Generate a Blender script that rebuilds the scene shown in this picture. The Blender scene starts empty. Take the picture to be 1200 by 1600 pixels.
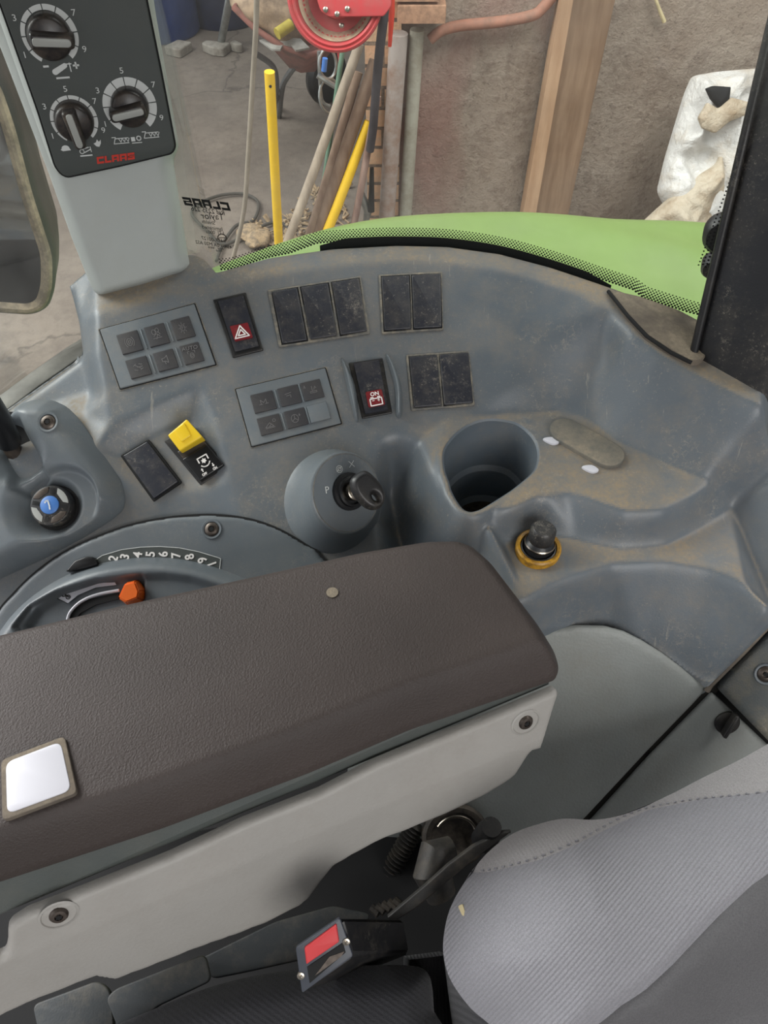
import bpy, bmesh, math, random
import numpy as np
from mathutils import Vector, Matrix, geometry, noise
random.seed(7); np.random.seed(7)
SC = bpy.context.scene
COL = SC.collection

# ------------------------------------------------------------------ camera
CAMZ = 2.4
PITCH = math.radians(52)
cd = bpy.data.cameras.new('camera'); cd.sensor_fit = 'VERTICAL'; cd.sensor_height = 36; cd.lens = 27
cd.clip_start = 0.02; cd.clip_end = 100
cam = bpy.data.objects.new('camera', cd); COL.objects.link(cam)
cam.location = (0, 0, CAMZ); cam.rotation_euler = (math.radians(90) - PITCH, 0, 0)
SC.camera = cam

# ------------------------------------------------------------------ daylight
w = bpy.data.worlds.new('daylight'); SC.world = w; w.use_nodes = True
nt = w.node_tree; nt.nodes.clear()
geo = nt.nodes.new('ShaderNodeTexCoord'); sep = nt.nodes.new('ShaderNodeSeparateXYZ')
nt.links.new(geo.outputs['Generated'], sep.inputs[0])
dot = nt.nodes.new('ShaderNodeVectorMath'); dot.operation = 'DOT_PRODUCT'
dot.inputs[1].default_value = (-0.62, 0.30, 0.72)
nt.links.new(geo.outputs['Generated'], dot.inputs[0])
ramp = nt.nodes.new('ShaderNodeValToRGB')
ramp.color_ramp.elements[0].position = 0.0; ramp.color_ramp.elements[0].color = (0.14, 0.14, 0.145, 1)
ramp.color_ramp.elements[1].position = 1.0; ramp.color_ramp.elements[1].color = (1.0, 1.02, 1.06, 1)
e = ramp.color_ramp.elements.new(0.5); e.color = (0.36, 0.365, 0.38, 1)
nt.links.new(dot.outputs['Value'], ramp.inputs[0])
bg = nt.nodes.new('ShaderNodeBackground'); bg.inputs['Strength'].default_value = 1.9
nt.links.new(ramp.outputs[0], bg.inputs['Color'])
out = nt.nodes.new('ShaderNodeOutputWorld'); nt.links.new(bg.outputs[0], out.inputs['Surface'])

def area(name, loc, target, size, power, col=(1, 1, 1)):
    l = bpy.data.lights.new(name, 'AREA'); l.shape = 'SQUARE'; l.size = size; l.energy = power; l.color = col
    o = bpy.data.objects.new(name, l); COL.objects.link(o); o.location = loc
    d = Vector(target) - Vector(loc); o.rotation_euler = d.to_track_quat('-Z', 'Y').to_euler()
    return o
# area lamp standing for an unseen shed doorway, plus two added fill lamps
area('shed_door_daylight', (-3.6, 2.2, 4.6), (0, 0.6, 1.9), 2.6, 300, (1, 0.99, 0.97))
area('rear_fill', (1.2, -3.0, 3.9), (0, 0.2, 1.95), 2.2, 85, (1, 0.985, 0.96))  # added fill from behind for the seat and lower panels
area('overhead_wall_fill', (2.2, 1.2, 5.4), (0.6, 3.2, 0.5), 2.2, 230, (1, 0.98, 0.96))  # overhead lamp added to brighten the wall outside the cab

SC.view_settings.view_transform = 'Standard'
SC.view_settings.look = 'None'
SC.view_settings.exposure = 0.0
SC.view_settings.gamma = 1.0
SC.view_settings.use_curve_mapping = False

# ------------------------------------------------------------------ measuring helpers
FPX = 1200.0
CAM = np.array([0, 0, CAMZ])
CP, SP = math.cos(PITCH), math.sin(PITCH)
def ray(u, v):
    a = (u - 600) / FPX; b = (800 - v) / FPX
    return np.array([a, CP + b * SP, -SP + b * CP])
def U(u, v, z):            # point at height z below the eye
    r = ray(u, v); return CAM + r * (z / r[2])
def UY(u, v, Y):           # point at distance Y ahead of the eye
    r = ray(u, v); return CAM + r * (Y / r[1])
def UD(u, v, t):
    return CAM + ray(u, v) * t
def nrm(v):
    v = np.array(v, float); return v / np.linalg.norm(v)

class Fr:                  # a local frame lying on a plane of the place
    def __init__(s, o, n, ex=(1, 0, 0), rot=0):
        s.o = np.array(o, float); s.n = nrm(n)
        ex = np.array(ex, float); ex = nrm(ex - s.n * np.dot(ex, s.n)); ey = np.cross(s.n, ex)
        c, q = math.cos(rot), math.sin(rot)
        s.ex = ex * c + ey * q; s.ey = np.cross(s.n, s.ex)
    def p(s, u, v, h=0.0):
        r = ray(u, v); o = s.o + s.n * h
        t = np.dot(o - CAM, s.n) / np.dot(r, s.n)
        q = CAM + r * t - s.o
        return np.array([np.dot(q, s.ex), np.dot(q, s.ey)])
    def pp(s, pts, h=0.0):
        return np.array([s.p(a, b, h) for a, b in pts])
    def W(s, x, y, h=0.0):
        return s.o + s.ex * x + s.ey * y + s.n * h
    def at(s, u, v, h=0.0, rot=0):
        x, y = s.p(u, v, h); return Fr(s.W(x, y, h), s.n, s.ex, rot)

# ------------------------------------------------------------------ mesh helpers
def setp(o, label=None, cat=None, group=None, kind=None):
    if label: o['label'] = label
    if cat: o['category'] = cat
    if group: o['group'] = group
    if kind: o['kind'] = kind
    return o
WL = {}
def thing(name, loc, label, cat, group=None):
    o = bpy.data.objects.new(name, None); COL.objects.link(o); o.empty_display_size = 0.02
    o.location = tuple(loc); WL[o.name] = np.array(loc, float)
    return setp(o, label, cat, group)
def mk(name, V, F, mat, parent=None, smooth=True, org=None, angle=40):
    V = np.asarray(V, float)
    root = parent
    while root is not None and root.parent is not None: root = root.parent
    if root is not None: off = WL[root.name]
    else:
        off = np.array([(V[:, 0].min() + V[:, 0].max()) / 2, (V[:, 1].min() + V[:, 1].max()) / 2, V[:, 2].min()]) if org is None else np.array(org, float)
    me = bpy.data.meshes.new(name)
    me.from_pydata((V - off).tolist(), [], [tuple(int(i) for i in f) for f in F])
    me.validate(); me.update()
    if mat is not None: me.materials.append(mat)
    if smooth:
        me.polygons.foreach_set('use_smooth', [True] * len(me.polygons))
        if angle: me.set_sharp_from_angle(angle=math.radians(angle))
    o = bpy.data.objects.new(name, me); COL.objects.link(o)
    if root is not None: o.parent = parent
    else: o.location = tuple(off); WL[o.name] = off
    return o
def solo(o, label, cat, group=None, kind=None): return setp(o, label, cat, group, kind)

def rounded(pts, r, n=5):
    pts = [np.array(p, float) for p in pts]; out = []
    N = len(pts)
    for i in range(N):
        a, b, c = pts[i - 1], pts[i], pts[(i + 1) % N]
        rr = r[i] if hasattr(r, '__len__') else r
        d1 = a - b; d2 = c - b; l1 = np.linalg.norm(d1); l2 = np.linalg.norm(d2)
        k = min(rr, l1 * .48, l2 * .48)
        if k < 1e-6: out.append(b); continue
        p1 = b + d1 / l1 * k; p2 = b + d2 / l2 * k
        for j in range(n + 1):
            t = j / n; out.append(p1 * (1 - t) ** 2 + b * 2 * t * (1 - t) + p2 * t * t)
    return np.array(out)
def spline(pts, n=6, closed=True):
    P = [np.array(p, float) for p in pts]; N = len(P); out = []
    rng = range(N) if closed else range(N - 1)
    for i in rng:
        if closed: p0, p1, p2, p3 = P[i - 1], P[i], P[(i + 1) % N], P[(i + 2) % N]
        else: p0, p1, p2, p3 = P[max(i - 1, 0)], P[i], P[i + 1], P[min(i + 2, N - 1)]
        for j in range(n):
            t = j / n
            out.append(.5 * (2 * p1 + (p2 - p0) * t + (2 * p0 - 5 * p1 + 4 * p2 - p3) * t * t + (3 * p1 - p0 - 3 * p2 + p3) * t ** 3))
    if not closed: out.append(P[-1])
    return np.array(out)
def ccw(p):
    x, y = p[:, 0], p[:, 1]
    return p if np.sum(x * np.roll(y, -1) - np.roll(x, -1) * y) > 0 else p[::-1]
def inset(p, d):
    a = np.roll(p, 1, 0); c = np.roll(p, -1, 0)
    e1 = p - a; e2 = c - p
    e1 = e1 / (np.linalg.norm(e1, axis=1)[:, None] + 1e-12); e2 = e2 / (np.linalg.norm(e2, axis=1)[:, None] + 1e-12)
    n1 = np.stack([-e1[:, 1], e1[:, 0]], 1); n2 = np.stack([-e2[:, 1], e2[:, 0]], 1)
    m = n1 + n2; l = np.linalg.norm(m, axis=1)[:, None] + 1e-9; m = m / l
    k = np.maximum(np.sum(m * n1, axis=1)[:, None], .5)
    return p + m * d / k
def tri_cap(poly):
    from mathutils.geometry import tessellate_polygon
    return tessellate_polygon([[Vector((a, b, 0)) for a, b in poly]])
def prism_vf(f, pts, h0, h1, bev=0.0, segs=3):
    p = ccw(np.array(pts, float)); N = len(p); V = []; F = []
    rings = [(0, h0), (0, h1 - bev)]
    if bev > 0:
        for k in range(1, segs + 1):
            a = k / segs * math.pi / 2
            rings.append((bev * (1 - math.cos(a)), h1 - bev + bev * math.sin(a)))
    last = p
    for d, h in rings:
        q = inset(p, d) if d > 0 else p; last = q
        V += [f.W(a, b, h) for a, b in q]
    for r in range(len(rings) - 1):
        for i in range(N):
            j = (i + 1) % N; F.append((r * N + i, r * N + j, (r + 1) * N + j, (r + 1) * N + i))
    tr = tri_cap([tuple(x) for x in last]); b = (len(rings) - 1) * N
    for t in tr:
        c = [last[k] for k in t]; ar = (c[1][0] - c[0][0]) * (c[2][1] - c[0][1]) - (c[1][1] - c[0][1]) * (c[2][0] - c[0][0])
        t = t if ar > 0 else t[::-1]
        F.append(tuple(b + k for k in t)); F.append(tuple(k for k in t[::-1]))
    return V, F
def prism(name, f, pts, h0, h1, mat, parent=None, bev=0.0, smooth=True):
    V, F = prism_vf(f, pts, h0, h1, bev)
    return mk(name, V, F, mat, parent, smooth)
def merge(parts):
    V = []; F = []
    for v, fc in parts:
        b = len(V); V += list(v); F += [tuple(i + b for i in q) for q in fc]
    return V, F
def tube_vf(pts, r, seg=10, closed=False, cap=True):
    P = [np.array(p, float) for p in pts]; N = len(P); V = []; F = []
    R = r if hasattr(r, '__len__') else [r] * N
    up = None
    for i in range(N):
        a = P[i - 1] if (i > 0 or closed) else P[i]; c = P[(i + 1) % N] if (i < N - 1 or closed) else P[i]
        t = nrm(c - a)
        if up is None:
            up = np.array([0, 0, 1.]) if abs(t[2]) < .9 else np.array([1., 0, 0])
        x = nrm(np.cross(up, t)); y = np.cross(t, x); up = y
        for k in range(seg):
            an = 2 * math.pi * k / seg; V.append(P[i] + (x * math.cos(an) + y * math.sin(an)) * R[i])
    M = N if closed else N - 1
    for i in range(M):
        for k in range(seg):
            a = i * seg + k; b = i * seg + (k + 1) % seg; n2 = ((i + 1) % N) * seg
            F.append((a, b, n2 + (k + 1) % seg, n2 + k))
    if cap and not closed:
        F.append(tuple(range(seg))[::-1]); F.append(tuple((N - 1) * seg + k for k in range(seg)))
    return V, F
def tube(name, pts, r, mat, parent=None, seg=10, closed=False):
    V, F = tube_vf(pts, r, seg, closed); return mk(name, V, F, mat, parent)
def lathe_vf(f, prof, seg=40, sx=1.0, sy=1.0, cap0=True, cap1=True):
    V = []; F = []
    for r, h in prof:
        for k in range(seg):
            a = 2 * math.pi * k / seg; V.append(f.W(r * math.cos(a) * sx, r * math.sin(a) * sy, h))
    for i in range(len(prof) - 1):
        for k in range(seg):
            F.append((i * seg + k, i * seg + (k + 1) % seg, (i + 1) * seg + (k + 1) % seg, (i + 1) * seg + k))
    if cap0: F.append(tuple(range(seg))[::-1])
    if cap1: F.append(tuple((len(prof) - 1) * seg + k for k in range(seg)))
    return V, F
def lathe(name, f, prof, mat, parent=None, seg=40, sx=1.0, sy=1.0, cap0=True, cap1=True):
    V, F = lathe_vf(f, prof, seg, sx, sy, cap0, cap1); return mk(name, V, F, mat, parent)
def loft(name, rings, mat, parent=None, cap0=False, cap1=False, closed=True):
    N = len(rings[0]); V = [p for r in rings for p in r]; F = []
    for i in range(len(rings) - 1):
        for k in range(N if closed else N - 1):
            F.append((i * N + k, i * N + (k + 1) % N, (i + 1) * N + (k + 1) % N, (i + 1) * N + k))
    if cap0: F.append(tuple(range(N))[::-1])
    if cap1: F.append(tuple((len(rings) - 1) * N + k for k in range(N)))
    return mk(name, V, F, mat, parent)

def sdf(X, Y, poly):        # >0 inside; also nearest boundary point
    best = np.full(X.shape, 1e9); NX = np.zeros(X.shape); NY = np.zeros(X.shape); ins = np.zeros(X.shape, bool)
    N = len(poly)
    for i in range(N):
        ax, ay = poly[i]; bx, by = poly[(i + 1) % N]
        dx, dy = bx - ax, by - ay; L = dx * dx + dy * dy
        if L < 1e-14: continue
        t = np.clip(((X - ax) * dx + (Y - ay) * dy) / L, 0, 1)
        qx = ax + t * dx; qy = ay + t * dy; d = (X - qx) ** 2 + (Y - qy) ** 2
        m = d < best; best = np.where(m, d, best); NX = np.where(m, qx, NX); NY = np.where(m, qy, NY)
        if ay != by:
            c = ((ay > Y) != (by > Y)) & (X < (bx - ax) * (Y - ay) / (by - ay) + ax); ins ^= c
    d = np.sqrt(best); return np.where(ins, d, -d), NX, NY
def sm(t): t = np.clip(t, 0, 1); return t * t * (3 - 2 * t)
def pil(d, R): return np.sin(np.clip(d / R, 0, 1) * math.pi / 2)
def field(name, f, outline, res, H, mat, parent=None, skirt=0.0, holes=(), smooth=True, angle=0):
    P = np.array(outline, float)
    x0, y0 = P.min(0) - res; x1, y1 = P.max(0) + res
    nx = int((x1 - x0) / res) + 2; ny = int((y1 - y0) / res) + 2
    X, Y = np.meshgrid(x0 + np.arange(nx) * res, y0 + np.arange(ny) * res)
    D, NX, NY = sdf(X, Y, P)
    for hp in holes:
        d2, hx, hy = sdf(X, Y, np.array(hp)); d2 = -d2
        m = d2 < D; NX = np.where(m, hx, NX); NY = np.where(m, hy, NY); D = np.where(m, d2, D)
    cc = np.maximum(np.maximum(D[:-1, :-1], D[1:, :-1]), np.maximum(D[:-1, 1:], D[1:, 1:])) > res * .3
    snap = (D < res * .3) & (D > -res * 1.6)
    X = np.where(snap, NX, X); Y = np.where(snap, NY, Y); D = np.where(snap, 0, D)
    Z = H(X, Y, D)
    idx = -np.ones(X.shape, int)
    used = np.zeros(X.shape, bool)
    used[:-1, :-1] |= cc; used[1:, :-1] |= cc; used[:-1, 1:] |= cc; used[1:, 1:] |= cc
    idx[used] = np.arange(used.sum())
    xs, ys, zs = X[used], Y[used], Z[used]
    V = f.o[None] + xs[:, None] * f.ex + ys[:, None] * f.ey + zs[:, None] * f.n
    a = idx[:-1, :-1][cc]; b = idx[:-1, 1:][cc]; c = idx[1:, 1:][cc]; d = idx[1:, :-1][cc]
    F = np.stack([a, b, c, d], 1)
    if skirt:
        E = {}
        for q in F:
            for k in range(4):
                e = (q[k], q[(k + 1) % 4])
                if (e[1], e[0]) in E: del E[(e[1], e[0])]
                else: E[e] = 1
        bv = sorted({i for e in E for i in e}); mp = {v: i for i, v in enumerate(bv)}
        B = len(V); V = np.vstack([V, V[bv] - f.n * skirt])
        SF = np.array([(e[1], e[0], B + mp[e[0]], B + mp[e[1]]) for e in E]); F = np.vstack([F, SF])
    return mk(name, V, F, mat, parent, smooth, angle=angle)

def glyph_vf(txt, f, size, depth=0.0004, mirror=False, bold=0.0, sx=1.0, shear=0.0, align='CENTER'):
    cu = bpy.data.curves.new('t', 'FONT'); cu.body = txt; cu.size = size; cu.align_x = align; cu.align_y = 'CENTER'
    cu.extrude = depth / 2; cu.offset = bold; cu.shear = shear; cu.resolution_u = 3
    o = bpy.data.objects.new('t', cu); COL.objects.link(o)
    dg = bpy.context.evaluated_depsgraph_get(); dg.update()
    me = bpy.data.meshes.new_from_object(o.evaluated_get(dg))
    V = [f.W((-1 if mirror else 1) * v.co.x * sx, v.co.y, v.co.z + depth / 2) for v in me.vertices]
    F = [tuple(p.vertices) for p in me.polygons]
    bpy.data.objects.remove(o); bpy.data.meshes.remove(me); bpy.data.curves.remove(cu)
    return V, F
def text(name, txt, f, size, mat, parent, **k):
    V, F = glyph_vf(txt, f, size, **k); return mk(name, V, F, mat, parent, smooth=False)
def line_vf(f, pts, wd, h=0.0004, closed=False):      # flat stroke on a frame
    P = np.array(pts, float); parts = []
    n = len(P) if closed else len(P) - 1
    for i in range(n):
        a, b = P[i], P[(i + 1) % len(P)]; d = nrm(b - a); q = np.array([-d[1], d[0]]) * wd / 2; a2 = a - d * wd * .3; b2 = b + d * wd * .3
        V = [f.W(*(a2 + q), h), f.W(*(a2 - q), h), f.W(*(b2 - q), h), f.W(*(b2 + q), h)]
        parts.append((V, [(0, 1, 2, 3)]))
    return merge(parts)
def poly_vf(f, pts, h=0.0004):
    p = ccw(np.array(pts, float)); F = []
    for t in tri_cap([tuple(x) for x in p]):
        c = [p[k] for k in t]; ar = (c[1][0] - c[0][0]) * (c[2][1] - c[0][1]) - (c[1][1] - c[0][1]) * (c[2][0] - c[0][0])
        F.append(tuple(t) if ar > 0 else tuple(t[::-1]))
    return [f.W(a, b, h) for a, b in p], F
def circ(cx, cy, r, n=24, ry=None, a0=0, a1=2 * math.pi, end=False):
    ry = r if ry is None else ry
    return [(cx + r * math.cos(a0 + (a1 - a0) * k / n), cy + ry * math.sin(a0 + (a1 - a0) * k / n)) for k in range(n + (1 if end else 0))]

# ------------------------------------------------------------------ materials
def lin(c): return tuple(((x / 255) / 12.92 if x / 255 <= .04045 else ((x / 255 + .055) / 1.055) ** 2.4) for x in c)
def nodes(name):
    m = bpy.data.materials.new(name); m.use_nodes = True; n = m.node_tree; n.nodes.clear()
    o = n.nodes.new('ShaderNodeOutputMaterial'); b = n.nodes.new('ShaderNodeBsdfPrincipled'); n.links.new(b.outputs[0], o.inputs[0])
    return m, n, b
def tex(n, kind, scale, detail=4, rough=.55, vec=None, stretch=None):
    t = n.nodes.new(kind); t.inputs['Scale'].default_value = scale
    if 'Detail' in t.inputs: t.inputs['Detail'].default_value = detail
    if 'Roughness' in t.inputs: t.inputs['Roughness'].default_value = rough
    c = n.nodes.new('ShaderNodeTexCoord'); src = c.outputs['Object']
    if stretch:
        mp = n.nodes.new('ShaderNodeMapping'); mp.inputs['Scale'].default_value = stretch
        if vec: mp.inputs['Rotation'].default_value = vec
        n.links.new(src, mp.inputs[0]); src = mp.outputs[0]
    n.links.new(src, t.inputs['Vector']); return t
def rmp(n, src, a, b, v0=0.0, v1=1.0):
    r = n.nodes.new('ShaderNodeMapRange'); r.inputs[1].default_value = a; r.inputs[2].default_value = b
    r.inputs[3].default_value = v0; r.inputs[4].default_value = v1; n.links.new(src, r.inputs[0]); return r.outputs[0]
def mth(n, op, a, b):
    m = n.nodes.new('ShaderNodeMath'); m.operation = op
    for i, x in enumerate((a, b)):
        if isinstance(x, (int, float)): m.inputs[i].default_value = x
        else: n.links.new(x, m.inputs[i])
    return m.outputs[0]
def mixc(n, fac, a, b):
    m = n.nodes.new('ShaderNodeMix'); m.data_type = 'RGBA'
    if isinstance(fac, (int, float)): m.inputs[0].default_value = fac
    else: n.links.new(fac, m.inputs[0])
    for i, x in ((6, a), (7, b)):
        if isinstance(x, tuple): m.inputs[i].default_value = (*x[:3], 1)
        else: n.links.new(x, m.inputs[i])
    return m.outputs[2]
def bump(n, b, h, strength, dist):
    k = n.nodes.new('ShaderNodeBump'); k.inputs['Strength'].default_value = strength; k.inputs['Distance'].default_value = dist
    n.links.new(h, k.inputs['Height']); n.links.new(k.outputs[0], b.inputs['Normal']); return k
DUST = lin((150, 138, 118))
def plastic(name, rgb, rough=.45, dust=0.0, dustcol=DUST, up=0.0, grain=0.0, gscale=900, speck=0.0, var=.12, streak=0.0, spec=.5, metal=0.0, dscale=38):
    """a moulded surface with settled dust (more on level faces), specks and grain"""
    m, n, b = nodes(name); c = lin(rgb)
    base = mixc(n, rmp(n, tex(n, 'ShaderNodeTexNoise', 14, 4).outputs[0], .3, .7), tuple(x * (1 - var) for x in c), tuple(x * (1 + var) for x in c))
    b.inputs['Roughness'].default_value = rough; b.inputs['Metallic'].default_value = metal
    b.inputs['Specular IOR Level'].default_value = spec
    if dust > 0 or up > 0:
        g = n.nodes.new('ShaderNodeNewGeometry'); s = n.nodes.new('ShaderNodeSeparateXYZ'); n.links.new(g.outputs['True Normal'], s.inputs[0])
        nz = rmp(n, s.outputs[2], .86, .995)
        cl = rmp(n, tex(n, 'ShaderNodeTexNoise', dscale, 8, .7).outputs[0], .44, .72)
        fine = rmp(n, tex(n, 'ShaderNodeTexNoise', 330, 5, .7).outputs[0], .35, .7, .45, 1.0)
        f = mth(n, 'MULTIPLY', mth(n, 'ADD', mth(n, 'MULTIPLY', cl, dust), mth(n, 'MULTIPLY', mth(n, 'MULTIPLY', nz, up), rmp(n, tex(n, 'ShaderNodeTexNoise', 24, 6, .65).outputs[0], .3, .62))), fine)
        cv = n.nodes.new('ShaderNodeMath'); cv.operation = 'MINIMUM'; cv.inputs[1].default_value = 1.0; n.links.new(f, cv.inputs[0])
        base = mixc(n, cv.outputs[0], base, dustcol)
        r = rmp(n, cv.outputs[0], 0, 1, rough, .9); n.links.new(r, b.inputs['Roughness'])
    if speck > 0:
        v = tex(n, 'ShaderNodeTexVoronoi', 210); k = rmp(n, v.outputs['Distance'], .16, .08)
        k2 = mth(n, 'MULTIPLY', k, rmp(n, tex(n, 'ShaderNodeTexNoise', 60, 4).outputs[0], .54, .66)); k2 = mth(n, 'MULTIPLY', k2, speck)
        base = mixc(n, k2, base, lin((190, 182, 168)))
        v3 = n.nodes.new('ShaderNodeTexVoronoi'); v3.feature = 'DISTANCE_TO_EDGE'; v3.inputs['Scale'].default_value = 75
        tc3 = n.nodes.new('ShaderNodeTexCoord'); nz3 = tex(n, 'ShaderNodeTexNoise', 120, 5, .7); sc3 = n.nodes.new('ShaderNodeVectorMath'); sc3.operation = 'SCALE'; sc3.inputs['Scale'].default_value = .030
        ad3 = n.nodes.new('ShaderNodeVectorMath'); ad3.operation = 'ADD'; n.links.new(nz3.outputs['Color'], sc3.inputs[0]); n.links.new(tc3.outputs['Object'], ad3.inputs[0]); n.links.new(sc3.outputs[0], ad3.inputs[1]); n.links.new(ad3.outputs[0], v3.inputs['Vector'])
        k3 = mth(n, 'MULTIPLY', rmp(n, v3.outputs['Distance'], .05, .0), rmp(n, tex(n, 'ShaderNodeTexNoise', 17, 4, .6).outputs[0], .50, .64))
        k3 = mth(n, 'MULTIPLY', mth(n, 'MULTIPLY', k3, rmp(n, tex(n, 'ShaderNodeTexNoise', 260, 3, .7).outputs[0], .40, .60)), min(.75, speck * 1.1))
        base = mixc(n, k3, base, lin((158, 150, 136)))
        k4 = mth(n, 'MULTIPLY', rmp(n, tex(n, 'ShaderNodeTexNoise', 480, 3, .8).outputs[0], .60, .70), mth(n, 'MULTIPLY', rmp(n, tex(n, 'ShaderNodeTexNoise', 22, 5, .7).outputs[0], .42, .62), min(.6, speck * .8)))
        base = mixc(n, k4, base, lin((160, 152, 138)))
    if streak > 0:
        v = tex(n, 'ShaderNodeTexNoise', 55, 6, .7, stretch=(3.0, .35, .35), vec=(0, 0, .15))
        k = rmp(n, v.outputs[0], .655, .70); k = mth(n, 'MULTIPLY', k, streak)
        base = mixc(n, k, base, lin((165, 160, 148)))
    n.links.new(base, b.inputs['Base Color'])
    if grain > 0: bump(n, b, tex(n, 'ShaderNodeTexNoise', gscale, 2, .5).outputs[0], grain, .0006)
    return m
def simple(name, rgb, rough=.5, metal=0.0, var=.0, scale=20, spec=.5):
    m, n, b = nodes(name); c = lin(rgb); b.inputs['Roughness'].default_value = rough; b.inputs['Metallic'].default_value = metal
    b.inputs['Specular IOR Level'].default_value = spec
    col = mixc(n, rmp(n, tex(n, 'ShaderNodeTexNoise', scale, 5).outputs[0], .3, .7), tuple(max(0, x * (1 - var)) for x in c), tuple(x * (1 + var) for x in c))
    n.links.new(col, b.inputs['Base Color']); return m
def rusty(name, rgb, rgb2, scale=12, rough=.7, lo=.42, hi=.62, metal=0.0, bmp=.3, bd=.003):
    m, n, b = nodes(name)
    t = tex(n, 'ShaderNodeTexNoise', scale, 8, .7)
    n.links.new(mixc(n, rmp(n, t.outputs[0], lo, hi), lin(rgb), lin(rgb2)), b.inputs['Base Color'])
    b.inputs['Roughness'].default_value = rough; b.inputs['Metallic'].default_value = metal
    bump(n, b, t.outputs[0], bmp, bd); return m

M = {}
M['dash'] = plastic('console_plastic', (95, 102, 108), .38, dust=.34, up=1.0, speck=.75, streak=.4, grain=.15, dustcol=lin((146, 130, 106)))
M['dash_clean'] = plastic('console_plastic_clean', (102, 109, 114), .38, dust=.14, up=.1, speck=.3, grain=.12)
M['dash_dark'] = plastic('dusty_switch_surround', (92, 92, 90), .6, dust=.9, up=.5, grain=.2, dscale=130, dustcol=lin((168, 156, 134)))
M['ledge'] = M['dash']
M['keybase'] = plastic('keypad_plastic', (98, 105, 110), .5, dust=.3, grain=.1)
M['key'] = plastic('keypad_rubber', (50, 49, 52), .6, dust=.12, grain=.1)
M['blank'] = plastic('blank_switch_plastic', (40, 42, 50), .4, dust=.16, speck=.9, grain=.1, dscale=90)
M['black'] = plastic('black_plastic', (26, 26, 28), .4, dust=.12, speck=.3)
M['blackclean'] = simple('satin_black', (18, 18, 20), .35)
M['pillarblack'] = plastic('dusty_black_trim', (32, 33, 36), .38, dust=.16, speck=.9, var=.25, grain=.1, dscale=22)
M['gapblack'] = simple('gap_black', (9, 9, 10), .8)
M['post'] = plastic('light_grey_moulding', (176, 181, 178), .5, dust=.12, grain=.12, var=.04)
M['face'] = plastic('dark_label_plate', (68, 73, 71), .5, dust=.05, grain=.05, var=.05)
M['line'] = simple('pale_print', (205, 208, 206), .6)
M['faint'] = simple('faint_print', (108, 106, 106), .6)
M['redprint'] = simple('red_print', (196, 48, 32), .6)
M['redlens'] = plastic('dark_red_label', (118, 26, 34), .4, dust=.18, dscale=120)
M['whiteprint'] = simple('white_print', (236, 232, 228), .5)
M['knob'] = plastic('knob_black', (36, 33, 33), .35, dust=.55, dustcol=lin((120, 104, 88)), dscale=70)
M['knobgrey'] = plastic('knob_pointer_grey', (158, 160, 156), .4, dust=.15)
M['yellow'] = simple('yellow_plastic', (238, 200, 40), .35, var=.04)
M['orange'] = simple('orange_plastic', (242, 110, 30), .4, var=.04)
M['blue'] = simple('blue_cap', (70, 120, 190), .45)
M['chrome'] = simple('worn_steel', (170, 162, 150), .28, 1.0, .15, 60)
M['steel'] = simple('dull_screw_steel', (92, 84, 78), .4, .8, .3, 300)
M['brass'] = rusty('amber_ring', (196, 146, 40), (120, 86, 36), 160, .4, bmp=.05)
M['frit'] = simple('black_ceramic_frit', (10, 12, 10), .5)
M['sticker'] = simple('white_sticker', (206, 206, 213), .35, var=.02)
# ------------------------------------------------------------------ dashboard console: moulded surface built from crease lines
TA = math.tan(math.radians(28))
PF = Fr(CAM + np.array([0, .433, -.372]), (0, -math.sin(math.radians(28)), math.cos(math.radians(28))))   # the sloping switch panel
def zP(u, v, dh=0.0):
    r = ray(u, v); o = PF.o + PF.n * dh; t = np.dot(o - CAM, PF.n) / np.dot(r, PF.n); return (r * t)[2]
def L(*pts):
    out = []
    for q in pts:
        u, v = q[0], q[1]; z = q[2] if len(q) > 2 else None
        if z is None: out.append(U(u, v, zP(u, v)))
        elif isinstance(z, tuple): out.append(U(u, v, zP(u, v, z[0])))
        else: out.append(U(u, v, z))
    return out
rim_out = L((96, 440, -.362), (150, 412, -.352), (220, 400, -.345), (300, 397, -.339), (318, 404, -.339), (338, 427, -.343), (420, 404, -.339),
            (520, 389, -.336), (620, 384, -.335), (700, 386, -.335), (780, 397, -.335), (860, 418, -.335), (945, 446, -.335),
            (1010, 470, -.338), (1110, 512, -.342), (1200, 562, -.345), (1330, 620, -.347))
rim_in = L((150, 488), (240, 470), (330, 452), (430, 427), (560, 409), (640, 404), (700, 407, -.336), (800, 424, -.336), (900, 456, -.337),
           (948, 482, -.338), (985, 520, -.339), (1030, 553, -.341), (1080, 582, -.343), (1140, 612, -.345), (1195, 636, -.347), (1330, 690, -.349))
corner = L((950, 484, -.3385), (936, 570, -.370), (930, 655, -.394))
shelf_back = L((700, 652), (742, 652, -.394), (800, 646, -.394), (870, 640, -.394), (930, 657, -.394), (965, 685, -.394), (1030, 714, -.394), (1100, 748, -.394), (1112, 757, -.394))
shelf_front = L((645, 668), (652, 690), (672, 735, -.399), (693, 780, -.398), (722, 806, -.397), (760, 814, -.397), (802, 800, -.396), (850, 777, -.394), (884, 768, -.394),
                (922, 779, -.394), (980, 800, -.394), (1040, 798, -.394), (1088, 775, -.394), (1112, 757, -.394))
foot = L((640, 905, -.462), (700, 862, -.436), (737, 856, -.427), (782, 842, -.421), (830, 824, -.418), (900, 842, -.418), (970, 856, -.418), (1040, 848, -.418), (1097, 818, -.418),
         (1142, 790, -.418), (1200, 770, -.418), (1330, 745, -.418))
valley = L((632, 690), (618, 735, -.43), (606, 790, -.458), (620, 840, -.466), (640, 905, -.462))
keyside = L((604, 690), (590, 740), (585, 800), (590, 880))
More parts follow.
